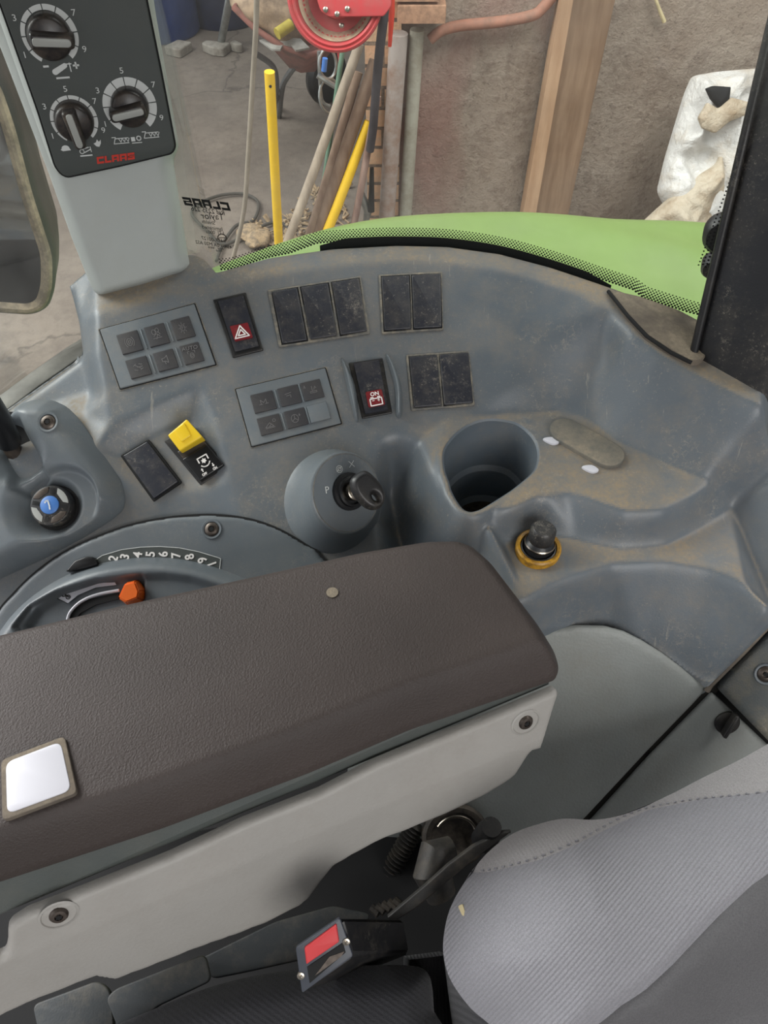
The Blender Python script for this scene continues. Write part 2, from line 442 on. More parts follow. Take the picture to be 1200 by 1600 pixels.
ledge_edge = L((650, 1010, -.43), (820, 938, -.421), (860, 915, -.419), (900, 900, -.418), (960, 882, -.418), (1040, 878, -.418), (1110, 890, -.418), (1165, 912, -.418), (1205, 945, -.420), (1330, 1000, -.42))
lower_edge = L((640, 1060, -.46), (850, 987, -.450), (900, 980, -.458), (945, 981, -.464), (1000, 1003, -.470), (1060, 1043, -.478), (1106, 1074, -.483), (1215, 968, -.445), (1330, 1040, -.44))
rcp_top = L((150, 700), (176, 668), (232, 640), (312, 606), (332, 650), (360, 742))
rcp_bot = L((182, 716, (-.006,)), (240, 678, (-.009,)), (298, 652, (-.011,)), (314, 690, (-.009,)), (345, 752, (-.002,)))
flank_in = L((150, 488), (150, 560), (163, 622), (170, 660))
flank_out = L((112, 455, -.372), (122, 500, (-.016,)), (130, 560, (-.018,)), (143, 612, (-.018,)), (128, 648, (-.012,)))
sill = L((-60, 690, -.42), (0, 655, -.42), (126, 566, -.418))
left_bot = L((-60, 1060), (200, 1040), (420, 960), (600, 905, (-.0,)))
left_mid = L((-60, 760), (60, 690))
mids = L((250, 742, (-.0068,)), (312, 735, (-.0068,)), (268, 770, (-.005,)), (335, 762, (-.002,)), (222, 770, (-.0035,)), (700, 550), (720, 620), (720, 470), (700, 500), (840, 540, -.363), (800, 600, -.379))
LINES = [rim_out, rim_in, corner, shelf_back, shelf_front, foot, valley, keyside, ledge_edge, lower_edge, rcp_top, rcp_bot, flank_in, flank_out, sill, left_bot, left_mid]
vs, es, zs = [], [], []
def addv(p):
    for i, q in enumerate(vs):
        if abs(q[0] - p[0]) + abs(q[1] - p[1]) < 6e-4: return i
    vs.append((p[0], p[1])); zs.append(p[2]); return len(vs) - 1
for ln in LINES:
    ids = [addv(p) for p in ln]
    es += [(a, b) for a, b in zip(ids[:-1], ids[1:]) if a != b]
for p in mids: addv(p)
rv, re_, rf, ov, oe, of = geometry.delaunay_2d_cdt([Vector(v) for v in vs], es, [], 0, 1e-6)
rz = []
for i, v in enumerate(rv):
    if ov[i]: rz.append(zs[ov[i][0]])
    else:
        d = sorted(((v.x - q[0]) ** 2 + (v.y - q[1]) ** 2, z) for q, z in zip(vs, zs))[:2]; rz.append((d[0][1] + d[1][1]) / 2)
GR = .00125; gx0, gy0, gx1, gy1 = -.40, .10, .46, .60
GX = np.arange(gx0, gx1, GR); GY = np.arange(gy0, gy1, GR); GZ = np.full((len(GY), len(GX)), np.nan)
for t in rf:
    a, b, c = (rv[k] for k in t); za, zb, zc = (rz[k] for k in t)
    det = (b.y - c.y) * (a.x - c.x) + (c.x - b.x) * (a.y - c.y)
    if abs(det) < 1e-12: continue
    i0 = max(0, int((min(a.x, b.x, c.x) - gx0) / GR)); i1 = min(len(GX), int((max(a.x, b.x, c.x) - gx0) / GR) + 2)
    j0 = max(0, int((min(a.y, b.y, c.y) - gy0) / GR)); j1 = min(len(GY), int((max(a.y, b.y, c.y) - gy0) / GR) + 2)
    if i0 >= i1 or j0 >= j1: continue
    XX, YY = np.meshgrid(GX[i0:i1], GY[j0:j1])
    l1 = ((b.y - c.y) * (XX - c.x) + (c.x - b.x) * (YY - c.y)) / det; l2 = ((c.y - a.y) * (XX - c.x) + (a.x - c.x) * (YY - c.y)) / det; l3 = 1 - l1 - l2
    m = (l1 >= -1e-6) & (l2 >= -1e-6) & (l3 >= -1e-6); S = GZ[j0:j1, i0:i1]; S[m] = (l1 * za + l2 * zb + l3 * zc)[m]
for _ in range(80):                       # carry the heights outwards
    bad = np.isnan(GZ)
    if not bad.any(): break
    acc = np.zeros_like(GZ); cnt = np.zeros_like(GZ)
    for dy, dx in ((0, 4), (0, -4), (4, 0), (-4, 0), (0, 1), (0, -1), (1, 0), (-1, 0)):
        S = np.roll(GZ, (dy, dx), (0, 1)); ok = ~np.isnan(S); acc += np.where(ok, S, 0); cnt += ok
    GZ = np.where(bad & (cnt > 0), acc / np.maximum(cnt, 1), GZ)
GZ = np.where(np.isnan(GZ), CAMZ - .45, GZ)
def gblur(A, s):
    s /= GR; r = int(3 * s) + 1; k = np.exp(-.5 * (np.arange(-r, r + 1) / s) ** 2); k /= k.sum()
    P_ = np.pad(A, r, mode='edge'); T_ = sum(k[i] * P_[:, i:i + A.shape[1]] for i in range(2 * r + 1))
    return sum(k[i] * T_[i:i + A.shape[0]] for i in range(2 * r + 1))
Zs, Zb = gblur(GZ, .0023), gblur(GZ, .0062)
GXX, GYY = np.meshgrid(GX, GY)
soft = sm((GXX - .085) / .03) * sm((GYY - .335) / .02)              # the bowl on the right is rounder
rimm, _, _ = sdf(GXX, GYY, np.array([p[:2] for p in rim_in[3:]] + [(.5, .30), (-.2, .30)]))
soft = soft * sm((rimm - .004) / .012)
shm, _, _ = sdf(GXX, GYY, np.array([p[:2] for p in shelf_back] + [p[:2] for p in shelf_front[::-1]]))
soft *= 1 - sm((shm + .004) / .008)
vm = np.exp(-(((GXX - .02) / .035) ** 2 + ((GYY - .345) / .04) ** 2) ** 2) * .6
soft = np.maximum(soft, vm * sm((-shm - .003) / .010))
GZ = Zs * (1 - soft) + Zb * soft
cup_px = [(842, 720), (833, 740), (806, 762), (783, 776), (765, 787), (750, 795), (736, 798), (724, 794), (714, 783), (704, 765), (699, 748), (693, 730), (692, 703), (705, 682), (731, 663), (765, 655), (804, 660), (828, 677), (840, 696)]
cup = spline([U(a, b, -.3945)[:2] for a, b in cup_px], 4)
dcup = -sdf(GXX, GYY, cup)[0]
GZ = np.where(dcup < .03, np.maximum(GZ, CAMZ - .3962 - np.maximum(dcup - .0035, 0) * 2.4), GZ)
GZ = gblur(GZ, .0011)
def zg(X, Y):
    fx = np.clip((X - gx0) / GR, 0, len(GX) - 1.001); fy = np.clip((Y - gy0) / GR, 0, len(GY) - 1.001)
    i = fx.astype(int); j = fy.astype(int); a = fx - i; b = fy - j
    return GZ[j, i] * (1 - a) * (1 - b) + GZ[j, i + 1] * a * (1 - b) + GZ[j + 1, i] * (1 - a) * b + GZ[j + 1, i + 1] * a * b
HZ = Fr((0, 0, 0), (0, 0, 1))             # plan view of the place
console = thing('dashboard_console', (0, .42, CAMZ - .5), 'blue-grey moulded dashboard console with switches, cup holder and dusty shelf along the cab window', 'dashboard')
lp = lambda pts: [(p[0], p[1]) for p in pts]
outl = lp(rim_out) + [(.36, .30)] + lp(lower_edge[::-1]) + [lp(left_bot)[-1]] + lp(left_bot[::-1])[1:] + lp(sill) + lp(flank_out[:3][::-1])
outl = np.array(outl)
field('console_shell', HZ, outl, .0014, lambda X, Y, D: zg(X, Y), M['dash'], console, skirt=.05, holes=[cup], angle=0)
# cup holder well
cc = ccw(cup); cen = cc.mean(0) + np.array([.004, .004])
def ringz(s, z, off=0.0):
    q = cen + (cc - cen) * s; return [np.array([a, b, z]) for a, b in q]
ztop = zg(cc[:, 0], cc[:, 1])
lip0 = [np.array([a, b, z]) for (a, b), z in zip(cc, ztop)]
ins = inset(cc, .0012)
rings = [lip0, [np.array([a, b, z - .0012]) for (a, b), z in zip(ins, ztop)], ringz(.945, CAMZ - .425), ringz(.92, CAMZ - .440), ringz(.84, CAMZ - .443), ringz(.80, CAMZ - .470), ringz(.70, CAMZ - .474)]
M['cupin'] = plastic('cup_well_plastic', (98, 107, 115), .45, dust=.25, speck=.4)
M['cupdirt'] = rusty('cup_holder_dirt', (50, 42, 34), (84, 72, 58), 90, .95, bmp=.6)
loft('cup_holder_wall', rings, M['cupin'], console)
bq = cen + (cc - cen) * .72
V, F = poly_vf(HZ, bq, CAMZ - .4735); mk('cup_holder_floor', V, F, M['cupdirt'], console)

# ---- flat groups of switches on the sloping panel
def quad(px, f=PF, h=0): return f.pp(px, h)
def bil(px, s, t):
    a, b, c, d = [np.array(p, float) for p in px]; return (a * (1 - s) + b * s) * (1 - t) + (d * (1 - s) + c * s) * t
def sub(px, s0, s1, t0, t1): return [bil(px, s0, t0), bil(px, s1, t0), bil(px, s1, t1), bil(px, s0, t1)]
def blank_group(px, n, f=PF, h=0.0):
    fr = prism('switch_frame', f, rounded(quad([bil(px, -.008, -.008), bil(px, 1.008, -.008), bil(px, 1.008, 1.008), bil(px, -.008, 1.008)], f), .0012), h - .004, h + .0014, M['dash_dark'], console, .0006)
    for i in range(n):
        s0 = i / n + .02 + (.02 if i == 0 else 0); s1 = (i + 1) / n - .02
        q = sub(px, s0, s1, .04, .96)
        prism('switch_recess', f, quad(sub(px, s0 - .012, s1 + .012, .022, .978), f), h - .002, h + .0014, M['gapblack'], console)
        prism('blanking_plate', f, rounded(quad(q, f), .001), h - .003, h + .0026, M['blank'], console, .0009)
blank_group([(419, 455), (563, 433), (577, 522), (437, 543)], 3)
blank_group([(592, 431), (690, 426), (692, 516), (597, 522)], 2)
blank_group([(635, 556), (733, 549), (741, 634), (643, 642)], 2)
PR = Fr(PF.o - PF.n * .0050, PF.n)
# single blank in the recess
q0 = [(189, 713), (233, 687), (285, 754), (241, 785)]
prism('switch_frame', PR, rounded(quad(q0, PR), .0012), -.003, .0016, M['gapblack'], console, .0005)
prism('blanking_plate', PR, rounded(quad(sub(q0, .07, .93, .035, .965), PR), .001), -.003, .0034, M['blank'], console, .0009)

def stroke(name, f, strokes, wd, mat, parent, h, closed=()):
    V, F = merge([line_vf(f, s, wd, h, i in closed) for i, s in enumerate(strokes)]); return mk(name, V, F, mat, parent, smooth=False)
def icon_xy(f, q, u, v):    # icon coords in 0..1 of a key quad, v up
    return f.p(*bil(q, u, 1 - v))
def key_icon(kind, f, q, h, parent, mat, wd=.00055):
    P_ = lambda u, v: icon_xy(f, q, u, v)
    C_ = lambda cx, cy, r, a0=0, a1=360, n=14, k=1.35: [P_(cx + r * math.cos(math.radians(a0 + (a1 - a0) * i / n)), cy + r * k * math.sin(math.radians(a0 + (a1 - a0) * i / n))) for i in range(n + 1)]
    S = []
    if kind == 'brake': S = [C_(.5, .5, .13), C_(.5, .5, .21, 130, 230), C_(.5, .5, .21, -50, 50), [P_(.46, .6), P_(.46, .4)], [P_(.54, .6), P_(.54, .4)]]
    if kind == 'spray': S = [C_(.4, .66, .09), C_(.58, .72, .08), [P_(.3, .35), P_(.72, .35)], [P_(.35, .45), P_(.5, .56), P_(.65, .42)], [P_(.45, .3), P_(.55, .5)], [P_(.68, .5), P_(.6, .65)]]
    if kind == 'gear': S = [C_(.5, .5, .11)] + [[P_(.5 + .15 * math.cos(a), .5 + .2 * math.sin(a)), P_(.5 + .2 * math.cos(a), .5 + .27 * math.sin(a))] for a in np.arange(0, 6.28, .785)] + [[P_(.47, .44), P_(.47, .58), P_(.54, .52)]]
    if kind == 'axle': S = [[P_(.3, .6), P_(.42, .68)], [P_(.36, .64), P_(.62, .4)], [P_(.3, .4), P_(.44, .34)], [P_(.56, .66), P_(.7, .6)], [P_(.45, .5), P_(.7, .5)], [P_(.58, .34), P_(.7, .4)]]
    if kind == 'horn': S = [[P_(.35, .45), P_(.35, .6), P_(.5, .62), P_(.62, .72), P_(.62, .34), P_(.5, .44), P_(.35, .45)], [P_(.45, .42), P_(.48, .3)]]
    if kind == 'auto': S = [C_(.5, .38, .1), C_(.5, .38, .05), [P_(.32, .5), P_(.32, .62), P_(.42, .62)], [P_(.58, .62), P_(.68, .62), P_(.68, .5)]]
    if kind == 'motion': S = [[P_(.38, .38), P_(.38, .62), P_(.5, .45), P_(.62, .62), P_(.62, .38)], [P_(.3, .38), P_(.44, .38)], [P_(.56, .38), P_(.7, .38)]]
    if kind == 'bar': S = [[P_(.3, .6), P_(.6, .64)], [P_(.35, .5), P_(.55, .52)], [P_(.55, .38), P_(.56, .5)]]
    if kind == 'lift': S = [[P_(.38, .34), P_(.7, .34), P_(.7, .42), P_(.38, .42), P_(.38, .34)], [P_(.5, .45), P_(.5, .7)], [P_(.58, .5), P_(.66, .66), P_(.7, .56)], [P_(.12, .66), P_(.16, .8), P_(.2, .66)]]
    if kind == 'plough': S = [[P_(.28, .36), P_(.5, .6), P_(.66, .36), P_(.28, .36)], [P_(.44, .36), P_(.55, .5)], C_(.72, .68, .06), [P_(.3, .3), P_(.7, .3)]]
    if kind == 'wheel': S = [C_(.45, .48, .17), [P_(.45, .48), P_(.45, .7)], [P_(.45, .48), P_(.32, .36)], [P_(.45, .48), P_(.58, .36)], [P_(.66, .62), P_(.74, .62)], [P_(.7, .56), P_(.7, .7)]]
    if S: stroke('key_symbol', f, S, wd, mat, parent, h)
    if kind == 'auto':
        x, y = P_(.5, .76); text('key_lettering', 'AUTO', Fr(f.W(x, y, h), f.n, f.ex, math.radians(12)), .0042, mat, parent, depth=.0002)
def keypad(px, kinds, cols, rows):
    f = PF
    prism('switch_recess', f, rounded(quad([bil(px, -.012, -.015), bil(px, 1.012, -.015), bil(px, 1.012, 1.015), bil(px, -.012, 1.015)]), .001), -.004, .0006, M['gapblack'], console)
    prism('switch_frame', f, rounded(quad([bil(px, -.022, -.028), bil(px, 1.022, -.028), bil(px, 1.022, 1.028), bil(px, -.022, 1.028)]), .001), -.004, .0003, M['dash_dark'], console)
    base = prism('keypad_base', f, rounded(quad(px), .0008), -.004, .0016, M['keybase'], console, .0006)
    # thin worn highlight rim
    i = 0
    for t0, t1 in rows:
        for s0, s1 in cols:
            q = sub(px, s0, s1, t0, t1)
            k = prism('keypad_key', f, rounded(quad(q), .0006), 0, .0028, M['keybase'] if kinds[i] == 'none' else M['key'], base, .0005)
            if kinds[i] != 'none': key_icon(kinds[i], f, q, .0030, k, M['faint'], .0004)
            i += 1
    for s in (.5 * (cols[0][1] + cols[1][0]), .5 * (cols[1][1] + cols[2][0])):
        for t0, t1 in rows:
            prism('divider_rib', f, quad(sub(px, s - .008, s + .008, t0, t1)), 0, .0026, M['keybase'], base, .0004)
keypad([(157, 516), (304, 476), (337, 570), (189, 608)], ['brake', 'spray', 'gear', 'axle', 'horn', 'auto'], [(.14, .36), (.43, .64), (.71, .91)], [(.17, .50), (.60, .91)])
keypad([(369, 609), (508, 576), (533, 662), (394, 698)], ['motion', 'bar', 'lift', 'plough', 'wheel', 'none'], [(.13, .38), (.43, .66), (.69, .91)], [(.17, .49), (.58, .88)])

# hazard warning switch
hz = [(333, 470), (385, 458), (412, 548), (364, 560)]
prism('switch_frame', PF, rounded(quad(hz), .001), -.004, .0018, M['black'], console, .0006)
prism('switch_recess', PF, quad(sub(hz, .1, .93, .05, .96)), 0, .0021, M['gapblack'], console)
def rocker(px, f, h_lo, h_hi, mat):       # wedge: the upper half stands proud
    Q = [f.p(*p) for p in px]; a, b, c, d = Q
    m1 = (a + d) / 2 * 1.0; m2 = (b + c) / 2
    top = [(a, h_hi), (b, h_hi), (m2, (h_lo + h_hi) / 2 - .0003), (c, h_lo), (d, h_lo), (m1, (h_lo + h_hi) / 2 - .0003)]
    V = [f.W(p[0], p[1], h) for p, h in top] + [f.W(p[0], p[1], -.001) for p, h in top]
    F = [(0, 5, 2, 1), (5, 4, 3, 2)] + [((i + 1) % 6, i, i + 6, (i + 1) % 6 + 6)[::-1] for i in range(6)]
    return mk('rocker', V, F, mat, console, smooth=False)
hzr = rocker(sub(hz, .14, .90, .07, .93), PF, .0030, .0042, M['blank'])
rq = [(359, 510), (387, 504), (395, 527), (367, 533)]
lab = prism('hazard_label', PF, rounded(quad(rq, PF, .0045), .0008), .0030, .0047, M['redlens'], hzr)
fz = PF.at(377, 519, .0049, math.radians(14)); 
stroke('hazard_triangle', fz, [[(-.0052, -.0040), (.0052, -.0040), (0, .0050)], [(-.0026, -.0024), (.0026, -.0024), (0, .0020)]], .0009, M['whiteprint'], hzr, .0004, (0, 1))

# battery isolator switch with guard fins
bt = [(545, 568), (598, 560), (613, 646), (566, 655)]
prism('switch_frame', PF, rounded(quad(bt), .001), -.004, .0014, M['black'], console, .0006)
btr = rocker(sub(bt, .13, .87, .05, .94), PF, .0034, .0046, M['blank'])
lb = [(571, 613), (596, 608), (602, 632), (576, 637)]
prism('battery_label', PF, rounded(quad(lb, PF, .0045), .0012), .0030, .0049, M['redlens'], btr)
fb = PF.at(587, 623, .0050, math.radians(12))
V1 = glyph_vf('ON', Fr(fb.W(0, .0036), fb.n, fb.ex), .0040, .0002, bold=.0001)
V2 = line_vf(fb, [(-.0042, -.0048), (.0042, -.0048), (.0042, .0002), (-.0042, .0002)], .0008, .0003, True)
V3 = line_vf(fb, [(-.0034, .0012), (-.0016, .0012)], .0008, .0003); V4 = line_vf(fb, [(.0016, .0012), (.0034, .0012)], .0008, .0003)
V5 = line_vf(fb, [(-.0012, -.0012), (-.0026, -.0012)], .0005, .0003); V6 = line_vf(fb, [(.0012, -.0012), (.0028, -.0012)], .0005, .0003); V7 = line_vf(fb, [(.002, -.0004), (.002, -.0022)], .0005, .0003)
V, F = merge([V1, V2, V3, V4, V5, V6, V7]); mk('battery_symbol', V, F, M['whiteprint'], btr, smooth=False)
for pts in ([(533, 562), (540, 566), (556, 604), (561, 655), (554, 655), (543, 612)], [(602, 556), (612, 562), (627, 600), (629, 648), (618, 650), (616, 608)]):
    field('switch_guard', PF, spline(PF.pp(pts), 4), .0006, lambda X, Y, D: -.001 + .0085 * pil(D, .0028), M['dash_clean'], console, skirt=.003)

# power take-off switch with yellow guard
pt = [(257, 690), (301, 664), (358, 730), (314, 759)]
prism('switch_frame', PR, rounded(quad(pt, PR), .001), -.003, .0018, M['black'], console, .0006)
ptr = prism('rocker', PR, rounded(quad(sub(pt, .08, .94, .48, .96), PR), .001), 0, .0062, M['blackclean'], console, .0008)
prism('rocker_slope', PR, rounded(quad(sub(pt, .10, .94, .30, .48), PR), .001), 0, .0036, M['knob'], console, .0008)
fp = PR.at(321, 724, .0062, math.radians(31)); g = []
ww = .0009
g.append(line_vf(fp, [(-.0036, .0022), (-.0036, .0056), (.0036, .0056), (.0036, .0022)], ww))
g.append(line_vf(fp, circ(0, .0016, .0038, 12, a0=-2.6, a1=-.5, end=True), ww))
g.append(poly_vf(fp, [(r * math.cos(a), r * math.sin(a) + .0022) for k in range(12) for a, r in [(k * math.pi / 6, .0022 if k % 2 else .0013)]]))
for sx_, tx, up in ((-1, 'OFF', 1), (1, 'ON', -1)):
    cx = sx_ * .0042; cy = -.0036
    g.append(line_vf(fp, [(cx, cy - .0010), (cx, cy + .0010)], .0007)); g.append(poly_vf(fp, [(cx - .0010, cy + up * .0004), (cx + .0010, cy + up * .0004), (cx, cy + up * .0018)]))
    g.append(glyph_vf(tx, Fr(fp.W(cx, cy - .0032, .0002), fp.n, fp.ex), .0026, .0002, sx=.8, bold=.00008))
V, F = merge(g); mk('power_take_off_symbol', V, F, M['whiteprint'], ptr, smooth=False)
# yellow guard, a hooked wedge
Q = [PR.p(*p, h) for p, h in (((262, 680), .012), ((292, 655), .014), ((317, 683), .012), ((281, 705), .010))]
yc = [(0, .0125), (1, .0150), (2, .0135), (3, .0105)]
Vy = [PR.W(Q[i][0], Q[i][1], h) for i, h in yc] + [PR.W(*(Q[i]), .002) for i in range(4)]
me_bm = bmesh.new(); vv = [me_bm.verts.new(p) for p in Vy]
for f_ in ((0, 1, 2, 3), (7, 6, 5, 4), (0, 4, 5, 1), (1, 5, 6, 2), (2, 6, 7, 3), (3, 7, 4, 0)): me_bm.faces.new([vv[k] for k in f_])
bmesh.ops.recalc_face_normals(me_bm, faces=me_bm.faces)
bmesh.ops.bevel(me_bm, geom=list(me_bm.edges), offset=.0012, segments=3, affect='EDGES', profile=.6)
me_bm.verts.index_update(); Vb = [v.co[:] for v in me_bm.verts]; Fb = [[v.index for v in f_.verts] for f_ in me_bm.faces]; me_bm.free()
yg = mk('yellow_guard', Vb, Fb, M['yellow'], console); 
prism('guard_finger_pad', Fr(PR.W(*Q[0], .0125), np.cross(Vy[1] - Vy[0], Vy[3] - Vy[0]) * np.sign(np.cross(Vy[1] - Vy[0], Vy[3] - Vy[0])[2])), [(0, 0)], 0, 0, M['yellow'], yg) if False else None
yt = Fr((Vy[0] + Vy[1] + Vy[2] + Vy[3]) / 4, np.cross(Vy[1] - Vy[0], Vy[3] - Vy[0]) * (1 if np.cross(Vy[1] - Vy[0], Vy[3] - Vy[0])[2] > 0 else -1))
prism('guard_finger_pad', yt, rounded(yt.pp([(272, 672), (288, 660), (300, 681), (284, 692)]), .0015), -.001, .0013, M['yellow'], yg, .0010)

# ---- key housing and key
n_face = nrm(-ray(537, 770)); n_face = nrm(.80 * n_face + .56 * np.array([1, 0, .1]))
KF = Fr(UD(540, 770, .512), n_face, (0, 1, 0))
tr_ = [KF.W(.0275 * math.cos(a), .0275 * math.sin(a)) for a in np.linspace(0, 2 * math.pi, 49)[:-1]]
cxp = [(512 + 84 * math.cos(a) * 1.0, 786 - 92 * math.sin(a)) for a in np.linspace(0, 2 * math.pi, 49)[:-1]]
# match start angle: find rotation giving the smallest travel
bs = [U(a, b, zP(a, b, -.004)) for a, b in cxp]
best = min(range(96), key=lambda k: sum(np.linalg.norm(np.array(tr_)[i] - np.array(bs if k < 48 else bs[::-1])[(i + k) % 48]) for i in range(0, 48, 4)))
bs = np.array(bs if best < 48 else bs[::-1]); bs = np.roll(bs, -(best % 48), 0); tr_ = np.array(tr_); tc = tr_.mean(0)
rg = []
for s in np.linspace(0, 1, 14):
    k = 1 - (1 - s) ** 1.45; hgt = s ** 1.5
    base = bs * (1 - k) + tr_ * k
    dn = (bs * (1 - hgt) + tr_ * hgt)
    base = base + PF.n * ((dn - base) @ PF.n)[:, None]
    rg.append(base)
for a, dh in ((1.0, .0008), (.975, .0016), (.94, .0018)): rg.append(tc + (tr_ - tc) * a + KF.n * dh)
loft('ignition_housing', rg, M['dash_clean'], console, cap1=True)
lathe('housing_seam', KF, [(.0262, .0016), (.0262, .0019), (.0257, .0019), (.0257, .0016)], M['dash_dark'], console, cap0=False, cap1=False)
kc = KF.at(545, 768, .0022)
kl = lathe('lock_collar', kc, [(.0128, 0), (.0125, .0026), (.0105, .0030), (.0102, .0052), (.0088, .0056), (.0086, .002), (.0001, .002)], M['blackclean'], console, 32, cap0=False, cap1=False)
lathe('lock_barrel', kc, [(.0062, .001), (.0062, .0090), (.0054, .0095), (.0001, .0095)], M['chrome'], kl, 24, cap1=False)
for (u, v, s) in ((530, 733, 'snail'), (549, 725, 'cross'), (511, 766, 'P')):
    fk = KF.at(u, v, .0022); fk = Fr(fk.o, fk.n, (1, .2, 0))
    if s == 'P': text('lock_lettering', 'P', fk, .0065, M['line'], console, depth=.0002)
    elif s == 'cross': stroke('lock_symbol', fk, [[(-.002, -.002), (.002, .002)], [(-.002, .002), (.002, -.002)]], .0004, M['line'], console, .0003)
    else: stroke('lock_symbol', fk, [circ(0, 0, .0024, 12), [(-.002, -.0012), (.002, .0016)], circ(0, 0, .0013, 8)], .0004, M['line'], console, .0003, (0, 2))
# the key (a loose thing in the lock)
KT = thing('ignition_key', kc.W(0, 0, .010), 'black-headed ignition key standing in the round lock beside the cup holder', 'key')
hc = UD(577, 767, .478); kd = nrm(hc - kc.W(0, 0, .009))
kx = nrm(np.cross(kd, (0.35, 1, 0.25))); KH = Fr(hc, kx, kd)
bl = tube('key_shank', [kc.W(0, 0, .008), kc.W(0, 0, .009) * .4 + hc * .6], [.0030, .0026], M['chrome'], KT, 8)
KH = Fr(hc, nrm(-ray(577, 767) + np.array([.35, .1, 0])), nrm(UD(595, 787, .478) - UD(558, 748, .478)))
hp = spline([(-.0125, -.004), (-.0115, .006), (-.003, .0085), (.006, .0078), (.0115, .003), (.0120, -.004), (.006, -.0085), (-.005, -.0088)], 5)
field('key_head', KH, hp, .0007, lambda X, Y, D: .0030 * pil(D, .003), M['black'], KT, skirt=.0035, holes=[circ(.0055, .0, .0028, 14, .0014)])

# lighter socket with plug
lc = Fr(U(841, 856, -.4160), (0, 0, 1))
ps = lathe('socket_ring', lc, [(.0150, -.004), (.0150, .0015), (.0140, .0026), (.0122, .0020), (.0118, -.002)], M['brass'], console, 40, cap0=False, cap1=False)
lathe('socket_gasket', lc, [(.0120, -.002), (.0118, .0012), (.0108, .0016), (.0100, -.001)], M['black'], ps, 32, cap0=False, cap1=False)
lf = Fr(lc.W(.0005, .001, 0), (.05, .12, 1))
pl = lathe('power_plug', lf, [(.0100, -.004), (.0100, .004), (.0086, .0056), (.0078, .0065), (.0078, .0085), (.0086, .0092), (.0084, .0165), (.0070, .0182), (.0001, .0182)], M['pillarblack'], console, 32, cap1=False)
lathe('plug_chrome_band', lf, [(.0101, .0030), (.0103, .0040), (.0098, .0048)], M['chrome'], pl, 32, cap0=False, cap1=False)

# oblong cover plate on the shelf with two white clips
SF = Fr(U(915, 695, -.3935), (0, 0, 1))
a = SF.p(884, 676); b = SF.p(948, 712); d = nrm(b - a); ang = math.atan2(d[1], d[0]); rr = .0118
cap = [tuple(a + rr * np.array([math.cos(t), math.sin(t)])) for t in np.linspace(ang + math.pi / 2, ang + 1.5 * math.pi, 14)] + [tuple(b + rr * np.array([math.cos(t), math.sin(t)])) for t in np.linspace(ang - math.pi / 2, ang + math.pi / 2, 14)]
M['cover'] = plastic('dusty_cover_plate', (92, 92, 88), .75, dust=.7, up=.6, grain=.3)
cp = prism('oblong_cover_plate', SF, cap, -.002, .0028, M['cover'], console, .0008)
for u, v in ((860, 690), (921, 734)):
    q = SF.p(u, v); prism('white_clip', SF, spline([(q[0] - .005, q[1] + .002), (q[0] + .002, q[1] + .0035), (q[0] + .006, q[1] - .001), (q[0] + .001, q[1] - .003)], 4), -.001, .0012, M['sticker'], cp, .0004)
# torx screw heads
def screw(f, r, parent, mat=None, cup=True):
    if cup: lathe('screw_recess', f, [(r * 1.45, .0003), (r * 1.35, .0012), (r * 1.1, .0009), (r * 1.05, -.002), (.0001, -.002)], M['dash_clean'] if mat is None else mat, parent, 24, cap0=False, cap1=False)
    s = lathe('screw', f, [(r, -.0025), (r, .0006), (r * .8, .0016), (r * .45, .0018), (r * .42, .0004), (.0001, .0003)], M['steel'], parent, 20, cap1=False)
    V, F = poly_vf(f, [(r * (.42 if k % 2 else .24) * math.cos(k * math.pi / 6), r * (.42 if k % 2 else .24) * math.sin(k * math.pi / 6)) for k in range(12)], .0019)
    mk('torx_socket', V, F, M['gapblack'], s, smooth=False); return s
# small wavy clip left of the socket is moulded; dust specks are in the material

# ---- window trim wedge at the right end of the rim
M['dusttrim'] = plastic('dusty_rubber_trim', (92, 84, 76), .85, dust=.6, up=.7, grain=.4)
TW = Fr(U(950, 452, -.334), np.cross(U(1082, 563, -.3385) - U(950, 452, -.334), U(1110, 512, -.3405) - U(950, 452, -.334)))
tw = TW.pp([(950, 452), (1000, 463), (1060, 484), (1118, 515), (1100, 562), (1082, 565), (1050, 548), (1010, 523), (980, 492)])
solo(prism('window_corner_trim', TW, rounded(tw, [.001] + [.004] * 8), -.006, .0004, M['dusttrim'], None, .0012), 'dusty brown wedge-shaped trim between the console rim and the black pillar', 'trim')
tube('rim_seal', [U(a, b, z) + np.array([0, 0, .0006]) for a, b, z in ((950, 456, -.335), (980, 494, -.336), (1010, 526, -.337), (1048, 552, -.338), (1080, 568, -.339))], .0013, M['gapblack'], console, 8)
# ------------------------------------------------------------------ control pillar with three dials
CF0 = nrm((.25, -.955, .12))
PB = Fr(U(220, 448, zP(220, 448)), CF0)             # front plane of the pillar
post = thing('control_pillar', U(220, 448, zP(220, 448)) - np.array([0, 0, .005]), 'light grey control pillar with a dark plate and three rotary dials, standing on the left end of the console', 'control pillar')
pout = PB.pp([(-75, -110), (-25, 25), (20, 140), (76, 285), (110, 380), (140, 455), (148, 470), (160, 474), (225, 457), (290, 437), (299, 427), (296, 412), (284, 335), (272, 258), (282, 240), (245, 30), (225, -110)])
field('pillar_body', PB, spline(rounded(pout, .004, 3), 1), .0016, lambda X, Y, D: -.012 + .012 * pil(D, .012), M['post'], post, skirt=.022, angle=60)
PH = Fr(PB.o + PB.n * .010, PB.n)
hd = PH.pp([(-60, -120), (-2, 40), (52, 190), (80, 266), (92, 282), (108, 282), (190, 264), (268, 244), (279, 234), (276, 215), (255, 105), (232, -5), (210, -120)])
head = field('pillar_head', PH, rounded(hd, .006, 4), .0014, lambda X, Y, D: -.008 + .010 * pil(D, .006), M['post'], post, skirt=.006, angle=60)
PL = Fr(PB.o + PB.n * .0122, PB.n)
